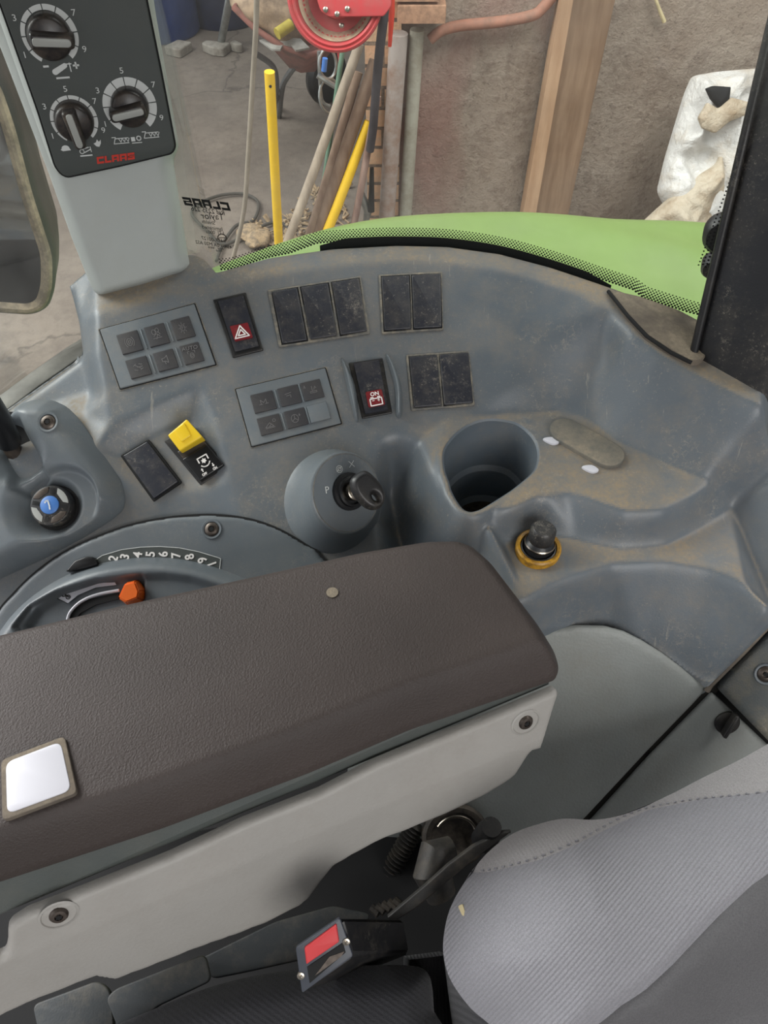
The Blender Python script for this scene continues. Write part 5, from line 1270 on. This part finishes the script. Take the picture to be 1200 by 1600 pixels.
# pipes
M['pipe1'] = rusty('stained_grey_pipe', (176, 166, 160), (150, 122, 106), 6, .6, bmp=.1)
M['pipe2'] = rusty('pale_zinc_pipe', (176, 174, 160), (150, 144, 128), 8, .6, bmp=.1)
M['pipe3'] = rusty('rusty_pink_pipe', (168, 118, 98), (136, 104, 88), 8, .7, bmp=.2)
def wp(u, v, Y): return UY(u, v, Y)
solo(tube('drain_pipe', [wp(623, 52, WY - .09), wp(604, 345, WY - .09), wp(600, 420, WY - .09)], .040, M['pipe1'], None, 20), 'thick rust-stained grey pipe standing against the brick pier', 'pipe', 'pipes')
solo(tube('drain_pipe', [wp(652, 46, WY - .06), wp(633, 345, WY - .06), wp(628, 420, WY - .06)], .031, M['pipe2'], None, 20), 'thinner pale pipe standing on the plaster wall, right of the stained pipe', 'pipe', 'pipes')
solo(tube('bent_pipe', spline([wp(672, 62, WY - .05), wp(690, 48, WY - .05), wp(720, 40, WY - .05), wp(780, 34, WY - .05), wp(832, 24, WY - .05), wp(850, 10, WY - .05), wp(875, -18, WY - .05), wp(900, -40, WY - .05)], 6, False), .022, M['pipe3'], None, 16), 'rusty bent pipe running along the top of the plaster wall', 'pipe')
# plank
def wood(name, a, b_, scale=3, rot=(0, 0, 0), st=(1, 1, .1)):
    m, n, b = nodes(name); t = tex(n, 'ShaderNodeTexNoise', scale * 8, 6, .6, stretch=st, vec=rot); t2 = tex(n, 'ShaderNodeTexNoise', 3, 5)
    c = mixc(n, rmp(n, t.outputs[0], .35, .65), lin(a), lin(b_)); c = mixc(n, rmp(n, t2.outputs[0], .45, .65, 0, .4), c, tuple(x * .6 for x in lin(a)))
    n.links.new(c, b.inputs['Base Color']); b.inputs['Roughness'].default_value = .85; bump(n, b, t.outputs[0], .4, .004); return m
M['plankw'] = wood('old_plank_wood', (128, 102, 80), (154, 128, 104))
a0, a1 = wp(900, -30, WY - .11), wp(812, 400, WY - .11); c0_, c1_ = wp(968, -30, WY - .11), wp(874, 400, WY - .11)
dp_ = np.array([-.035, -.0, 0]); bk_ = np.array([0, .085, 0])
wq = [c0_, a0, a1, c1_]
V = [p for p in wq] + [p + bk_ for p in wq]
bm = bmesh.new(); vv = [bm.verts.new(p) for p in V]
for q in ((0, 1, 2, 3), (7, 6, 5, 4), (0, 4, 5, 1), (1, 5, 6, 2), (2, 6, 7, 3), (3, 7, 4, 0)): bm.faces.new([vv[k] for k in q])
bmesh.ops.recalc_face_normals(bm, faces=bm.faces); bmesh.ops.bevel(bm, geom=list(bm.edges), offset=.004, segments=2, affect='EDGES'); bm.verts.index_update()
solo(mk('wooden_plank', [v.co[:] for v in bm.verts], [[v.index for v in q.verts] for q in bm.faces], M['plankw'], None), 'brown wooden plank leaning on the plaster wall', 'plank'); bm.free()
M['battenw'] = wood('pale_batten_wood', (176, 140, 108), (198, 164, 132))
la, lb_ = wp(882, -30, WY - .12), wp(806, 400, WY - .12); lc_, ld = wp(901, -30, WY - .12), wp(826, 400, WY - .12)
V = [lc_, la, lb_, ld]; V += [p + np.array([0, .10, 0]) for p in V]
solo(mk('wooden_batten', V, [(0, 1, 2, 3), (7, 6, 5, 4), (0, 4, 5, 1), (1, 5, 6, 2), (2, 6, 7, 3), (3, 7, 4, 0)], M['battenw'], None, smooth=False), 'narrow pale batten along the left edge of the brown plank', 'batten')
solo(tube('wall_twig', [wp(1018, -20, WY - .02), wp(1030, 14, WY - .03), wp(1038, 34, WY - .02)], [.006, .007, .009], M['straw'], None, 8), 'pale straw twig sticking on the wall at the top edge of the photo', 'twig')
# white sacks
def sack(name, px, Y, th, mat, seed, label, amp=.03, cat='sack', sc=5):
    f = Fr(UY(px[0][0], px[0][1], Y), (0, -.9, .45))
    o_ = f.pp(px)
    def H(X, Y2, D):
        h = th * pil(D, th * 1.3)
        out_ = np.zeros(X.shape)
        for i in range(X.shape[0]):
            for j in range(X.shape[1]):
                if D[i, j] > 0:
                    p = Vector((X[i, j] * sc + seed, Y2[i, j] * sc, seed)); q = noise.noise(p); q2 = noise.noise(p * 2.3 + Vector((3, 1, 7)))
                    out_[i, j] = (1 - abs(q) * 4.0) * amp + (1 - abs(q2) * 3.0) * amp * .5
        return h + out_ * np.clip(D / .03, 0, 1)
    return solo(field(name, f, rounded(o_, .02, 3), .009, H, mat, None, skirt=.04, angle=0), label, cat)
M['sackw'] = rusty('white_plastic_sack', (214, 212, 208), (190, 176, 156), 5, .4, lo=.5, hi=.72, bmp=.8, bd=.05)
M['sackt'] = rusty('soiled_sack_inside', (196, 184, 164), (158, 138, 112), 5, .6, bmp=.8, bd=.05)
wsk = sack('white_sack', [(1085, 118), (1120, 112), (1190, 106), (1260, 110), (1260, 400), (1100, 400), (1040, 320), (1030, 300), (1042, 250), (1060, 190), (1072, 150)], WY - .22, .06, M['sackw'], 3.1, 'crumpled white plastic sack with a dark hole, hanging by the wall at the right', .045)
sack('feed_sack', [(1128, 238), (1122, 256), (1080, 285), (1040, 318), (1005, 350), (1000, 400), (1110, 400), (1126, 330), (1134, 280)], WY - .42, .07, M['sackt'], 8.4, 'soiled cream sack folded in front of the white sack, just above the green panel', .03)
hf = Fr(UY(1124, 150, WY - .38), (0, -.9, .45))
field('hole_shade', hf, rounded(hf.pp([(1104, 138), (1115, 134), (1142, 136), (1140, 155), (1124, 168), (1112, 155)]), .004), .006, lambda X, Y, D: .01 * pil(D, .02), M['gapblack'], wsk, skirt=.02)  # black patch stands for the shade inside the hole
field('sack_fold', hf, rounded(hf.pp([(1092, 184), (1106, 160), (1122, 170), (1142, 152), (1172, 160), (1165, 180), (1140, 190), (1118, 208), (1098, 200)]), .006), .006, lambda X, Y, D: .012 * pil(D, .03), M['sackt'], wsk, skirt=.02)

# hose reel
M['red'] = rusty('dusty_red_paint', (186, 58, 62), (164, 84, 80), 14, .5, lo=.4, hi=.75, bmp=.08)
RL = Fr(UY(524, -6, 3.35), (-.04, -.93, .36))
rs = np.linalg.norm(RL.p(524, 82) - RL.p(524, -6))
reel = thing('hose_reel', RL.W(0, -rs, 0), 'dusty red steel hose reel at the top edge, above the bundle of poles', 'hose reel')
lathe('reel_rim', RL, [(rs * .80, -.05), (rs * .84, .006), (rs * .88, .012), (rs * .92, .004), (rs * .96, .012), (rs, .006), (rs * 1.01, -.004), (rs * .99, -.02), (rs * .84, -.06)], M['red'], reel, 64, cap0=False, cap1=False)
lathe('reel_drum', RL, [(rs * .82, -.03), (rs * .62, -.08), (rs * .40, -.085), (rs * .38, -.03), (.001, -.03)], M['red'], reel, 48, cap0=False, cap1=False)
M['hoseb'] = rusty('dusty_hose_ring', (176, 160, 134), (130, 66, 62), 4, .8, bmp=.1)
lathe('dusty_inner_ring', RL, [(rs * .80, -.03), (rs * .72, -.055), (rs * .62, -.079)], M['hoseb'], reel, 64, cap0=False, cap1=False)
rb = prism('reel_bracket', RL, rounded(RL.pp([(496, 0), (502, 18), (515, 27), (600, 26), (612, 10), (612, -60), (496, -60)]), .01), .012, .024, M['red'], reel, .004)
for u, v in ((509, 15), (543, 14), (534, 40), (527, 22)):
    lathe('bolt', RL.at(u, v, .024 if v < 30 else -.03), [(.010, 0), (.010, .006), (.006, .009), (.001, .009)], M['chrome'], reel, 12)
M['hosed'] = simple('dark_rubber_hose', (66, 62, 66), .6, var=.2)
solo(tube('hanging_hose', spline([wp(604, -40, 3.40), wp(600, 20, 3.40), wp(592, 90, 3.42), wp(586, 160, 3.44), wp(583, 200, 3.46), wp(578, 235, 3.48)], 5, False), .019, M['hosed'], None, 12), 'dark rubber hose hanging beside the red reel', 'hose')
M['redcable'] = simple('orange_red_cable', (214, 64, 44), .5, var=.1)
solo(tube('red_cable', [wp(612, -40, 3.5), wp(612, 20, 3.5), wp(609, 72, 3.52)], [.014, .013, .008], M['redcable'], None, 10), 'orange-red cable hanging between the dark hose and the bricks', 'cable')
# poles
P1 = wood('grey_pole_wood', (150, 136, 120), (178, 164, 146)); P2 = wood('brown_pole_wood', (116, 92, 76), (142, 120, 102)); P3 = simple('yellow_pole_paint', (240, 196, 40), .5, var=.08, scale=12)
P4 = simple('green_cane', (96, 124, 104), .7, var=.15)
def pole(a, b, Ya, Yb, r, mat, label, name='pole', r2=None):
    A_, B_ = wp(*a, Ya), wp(*b, Yb)
    d = (B_ - A_); B2 = B_ + d * ((B_[2] - .02) / max(-d[2], .05)) if d[2] < 0 else B_
    return solo(tube(name, [A_, (A_ + B2) / 2 + np.array([.004, 0, 0]), B2], [r * .95, r, r2 or r], mat, None, 14), label, 'pole', 'poles leaning at the wall corner')
pole((562, 68), (446, 385), 3.62, 3.36, .022, P1, 'grey wooden pole leaning at the wall corner, furthest left of the wooden ones')
pole((560, 112), (478, 385), 3.66, 3.42, .022, P2, 'thin brown pole leaning behind the grey wooden pole')
pole((587, 95), (490, 375), 3.64, 3.44, .030, P2, 'thick brown wooden pole leaning left of the bright yellow slanted pole')
pole((577, 190), (508, 368), 3.58, 3.42, .024, P3, 'yellow pole slanting low in front of the brown poles')
pole((590, 150), (552, 352), 3.54, 3.46, .017, wood('red_brown_pole', (128, 100, 90), (160, 136, 124)), 'slim reddish brown pole between the slanted yellow pole and the brick pier')
pole((535, 80), (510, 250), 3.72, 3.6, .012, P4, 'pale green cane hanging behind the grey pole')
pole((548, 140), (520, 300), 3.74, 3.6, .011, simple('dark_green_cane', (40, 92, 80), .7, var=.15), 'dark green cane behind the brown poles')
yp = thing('yellow_post', wp(438, 400, 3.3), 'straight bright yellow post standing upright left of the pole bundle', 'post')
A_, B_ = wp(421, 112, 3.25), wp(436, 388, 3.30); d = B_ - A_; B2 = B_ + d * ((B_[2] - .01) / -d[2])
tube('post_tube', [A_, B2], .021, P3, yp, 18)
tube('post_hole', [A_ * .955 + B2 * .045 + np.array([.003, -.0195, 0]), A_ * .955 + B2 * .045 + np.array([.003, -.0215, 0])], .006, M['gapblack'], yp, 10)
# grey hanging cord in front of everything
M['cord'] = simple('pale_grey_cord', (142, 132, 118), .7, var=.15)
solo(tube('hanging_rope', spline([wp(402, -60, 2.6), wp(400, 40, 2.6), wp(394, 140, 2.6), wp(388, 240, 2.58), wp(381, 330, 2.56), wp(364, 405, 2.55), wp(352, 450, 2.55)], 6, False), .0085, M['cord'], None, 10), 'pale grey rope hanging down left of the bright yellow post', 'cord')
M['cordb'] = simple('dark_cable', (72, 68, 62), .8, var=.15)
solo(tube('dark_cable_loop', spline([U(u, v, -2.38) for u, v in ((338, 408), (350, 378), (370, 352), (395, 345), (404, 325), (400, 312), (380, 303), (345, 305), (312, 318), (300, 335), (325, 362), (350, 382), (392, 362), (425, 348), (446, 352), (455, 372), (457, 385))], 6, False), .009, M['cordb'], None, 8), 'dark cable lying in a loop on the shed floor below the grey rope', 'cable')
# debris on the floor
M['debris'] = rusty('straw_debris', (176, 152, 120), (122, 108, 92), 30, .95, bmp=.8)
g = []
for k in range(260):
    u = random.uniform(385, 545); v = 385 - random.random() ** 1.3 * (40 + 60 * sm(np.array([(u - 420) / 100]))[0])
    p = U(u, v, -2.395); a = random.uniform(0, 6.28); l = random.uniform(.01, .06); dz = random.uniform(0, .03)
    g.append(tube_vf([p, p + np.array([l * math.cos(a), l * math.sin(a), dz])], random.uniform(.003, .012), 5))
V, F = merge(g); dbo = solo(mk('straw_litter', V, F, M['debris'], None), 'straw and rubble litter on the floor at the foot of the leaning poles', 'litter', None, 'stuff')
for k, (u, v) in enumerate(((392, 372), (402, 380))):
    c_ = U(u, v, -2.39); V = []; bm = bmesh.new(); bmesh.ops.create_icosphere(bm, subdivisions=3, radius=.07)
    for vtx in bm.verts: vtx.co *= (1 + .3 * noise.noise(vtx.co * 20 + Vector((k, 0, 0)))); vtx.co.z = vtx.co.z * .5 + .03
    solo(mk('rubble_lump', [np.array(v_.co[:]) + c_ for v_ in bm.verts], [[q.index for q in f_.verts] for f_ in bm.faces], M['debris'], None), ['pale rubble lump on the floor beside the dark cable loop', 'second rubble lump, nearer, just behind the green panel edge'][k], 'rubble'); bm.free()
# metal clutter behind the reel: rings and a shackle
M['galv'] = simple('galvanised_steel', (150, 152, 150), .35, .7, .2, 30)
for k, (u, v, r, Y) in enumerate(((515, 150, .055, 3.9), (512, 100, .045, 3.9))):
    f = Fr(wp(u, v, Y), (.5, -.8, .3)); solo(tube('metal_ring', [f.W(r * math.cos(a), r * 1.35 * math.sin(a)) for a in np.linspace(0, 6.283, 29)[:-1]], .007, M['galv'], None, 8, True),
        ['grey metal ring hanging below the red reel, upper right of the clutter', 'topmost small metal ring just under the red reel rim', 'large metal loop half way down behind the grey pole', 'lowest metal ring behind the brown poles'][k], 'ring', 'metal rings below the reel')
solo(tube('metal_bracket_bar', [wp(496, 118, 3.85), wp(528, 138, 3.85)], .013, M['galv'], None, 8), 'short grey steel bar slanting below the red reel', 'bar')
solo(tube('steel_cable_drop', spline([wp(498, 80, 3.9), wp(500, 130, 3.9), wp(504, 158, 3.9), wp(516, 166, 3.9)], 5, False), .008, M['galv'], None, 8), 'grey steel cable hanging under the left side of the red reel', 'cable')
solo(tube('blue_coupling', [wp(508, 91, 3.85), wp(506, 111, 3.85)], .013, simple('bright_blue_plastic', (70, 120, 196), .5), None, 10), 'small bright blue hose coupling under the red reel', 'coupling')
solo(tube('red_strap', spline([wp(529, 82, 3.86), wp(531, 100, 3.86), wp(530, 122, 3.86)], 4, False), .007, simple('red_strap', (170, 52, 52), .7), None, 8), 'thin red strap hanging under the reel, right of the blue coupling', 'strap')
solo(tube('valve_key', [wp(563, 300, 3.62), wp(575, 330, 3.62), wp(572, 345, 3.62)], [.018, .022, .016], M['galv'], None, 12), 'silver metal fitting low down between the slim pole and the bricks', 'fitting')
solo(tube('black_tool_handle', [wp(581, 262, 3.60), wp(580, 330, 3.60)], [.010, .017], M['blackclean'], None, 12), 'black tool handle standing against the brick pier', 'tool')

# wheelbarrow
M['barrow'] = rusty('faded_pink_tray', (158, 104, 94), (122, 88, 78), 8, .7, bmp=.1)
M['barleg'] = simple('grey_barrow_frame', (98, 98, 98), .5, .2, .2)
wb = thing('wheelbarrow', U(450, 175, -2.4), 'faded pink wheelbarrow with grey legs, loaded with sacks, behind the yellow post', 'wheelbarrow')
YB = 5.0
rim = [wp(366, 12, YB - .25), wp(374, 4, YB - .1), wp(388, -2, YB + .25), wp(500, -30, YB + .5), wp(560, 30, YB + .2), wp(520, 75, YB - .2), wp(480, 88, YB - .3), wp(440, 72, YB - .3), wp(400, 46, YB - .28)]
rim = [np.array([p[0], p[1], .60 + .02 * i / 9]) if False else p for i, p in enumerate(rim)]
bot = [wp(424, 72, YB - .05), wp(430, 68, YB), wp(440, 60, YB + .15), wp(480, 60, YB + .3), wp(500, 90, YB + .1), wp(492, 112, YB), wp(470, 114, YB - .05), wp(452, 106, YB - .08), wp(436, 88, YB - .06)]
loft('tray', [rim, bot], M['barrow'], wb, cap1=True)
tube('tray_rim', rim, .017, M['barrow'], wb, 10, True)
tube('leg', spline([wp(400, 84, YB - .2), wp(426, 103, YB - .15), wp(432, 125, YB - .1), wp(431, 150, YB)], 4, False), .016, M['barleg'], wb, 8)
lg = [wp(474, 86, YB - .1), wp(450, 118, YB - .05), wp(441, 138, YB)]
ft = U(436, 183, -2.395); tube('leg', spline(lg + [ft], 4, False), .018, M['barleg'], wb, 8)
tube('leg', [wp(432, 150, YB), U(434, 168, -2.395)], .016, M['barleg'], wb, 8)
tube('leg_brace', [wp(434, 142, YB), wp(444, 128, YB)], .012, M['barleg'], wb, 8)
wl = Fr(U(510, 118, -2.24), (.75, -.65, 0)); lathe('wheel', wl, [(.10, -.03), (.16, -.035), (.175, 0), (.16, .035), (.10, .03), (.03, .03)], M['blackclean'], wb, 32)
M['tan'] = rusty('tan_paper_sack', (176, 152, 126), (132, 112, 94), 8, .85, bmp=.2)
def blob(name, u, v, Y, rx, ry, rz, mat, label, cat, seed=0, rot=0):
    bm = bmesh.new(); bmesh.ops.create_icosphere(bm, subdivisions=4, radius=1); c_ = wp(u, v, Y); Vv = []
    for q in bm.verts:
        p = q.co * (1 + .16 * noise.noise(q.co * 1.7 + Vector((seed, 0, 0)))); x, y, z = p.x * rx, p.y * ry, p.z * rz
        Vv.append(c_ + np.array([x * math.cos(rot) - z * math.sin(rot), y, x * math.sin(rot) + z * math.cos(rot)]))
    o_ = solo(mk(name, Vv, [[q.index for q in f_.verts] for f_ in bm.faces], mat, None, angle=0), label, cat); bm.free(); return o_
blob('paper_sack', 428, 16, 4.95, .25, .25, .13, M['tan'], 'tan paper sack lying in the wheelbarrow', 'sack', 2, -.5)
blob('green_cloth', 432, 0, 5.05, .20, .16, .06, rusty('faded_green_cloth', (120, 154, 128), (92, 120, 102), 12, .9), 'faded green cloth on top of the tan sack in the wheelbarrow', 'cloth', 5, -.3)
bf = Fr(wp(445, 68, 4.7), (0, -.25, 1)); M['boardg'] = rusty('grey_slate_board', (164, 162, 156), (136, 132, 126), 10, .8)
solo(prism('grey_board', bf, bf.pp([(405, 62), (430, 56), (470, 60), (484, 74), (462, 78), (455, 70), (442, 70), (438, 77), (424, 76)]), -.012, .0, M['boardg'], None, .002), 'pale grey broken board lying on the wheelbarrow', 'board')
solo(tube('yellow_tube', [wp(433, 53, 4.66), wp(455, 38, 4.72)], .030, simple('dull_yellow', (190, 172, 70), .6, var=.15), None, 16), 'short dull yellow tube on the grey board in the wheelbarrow', 'tube')
# barrels and fence feet
M['bluep'] = simple('blue_barrel_plastic', (46, 70, 128), .45, var=.12)
M['bluep2'] = simple('dark_blue_barrel_plastic', (34, 42, 72), .5, var=.2)  # darker blue for the second barrel
for k, (u, v, mt) in enumerate(((242, 72, 'bluep'), (345, 50, 'bluep2'))):
    b0 = U(u, v, -2.4) + np.array([0, .3, 0]); f = Fr(b0, (0, 0, 1))
    R_ = .30
    solo(lathe('blue_barrel', f, [(R_ * .96, 0), (R_, .02), (R_, .28), (R_ * 1.03, .30), (R_, .32), (R_, .58), (R_ * 1.03, .60), (R_, .62), (R_, .88), (R_ * .94, .92), (.01, .92)], M[mt], None, 48),
         ['bright blue barrel right beside the control pillar at the top edge', 'dark blue barrel behind the concrete fence feet'][k], 'barrel')
M['conc'] = rusty('pale_concrete_foot', (158, 152, 142), (130, 122, 112), 14, .9)
for k, px in enumerate(([(255, 72), (278, 61), (300, 65), (280, 78)], [(314, 67), (322, 62), (360, 66), (348, 76), (330, 74)], [(358, 66), (366, 61), (380, 68), (372, 70)])):
    f = Fr(U(px[0][0], px[0][1], -2.34), (0, 0, 1)); solo(prism('concrete_block', f, rounded(f.pp(px), .02), -.055, 0, M['conc'], None, .01), ['flat pale concrete block on the floor in front of the bright blue barrel', 'flat pale concrete block carrying the grey post', 'small third concrete block right of the grey post'][k], 'concrete block', 'concrete blocks')
solo(tube('fence_post', [U(346, 64, -2.34), wp(360, -10, 6.1), wp(366, -40, 6.15)], .028, M['galv'], None, 14), 'thin grey steel post standing in a concrete block', 'post')
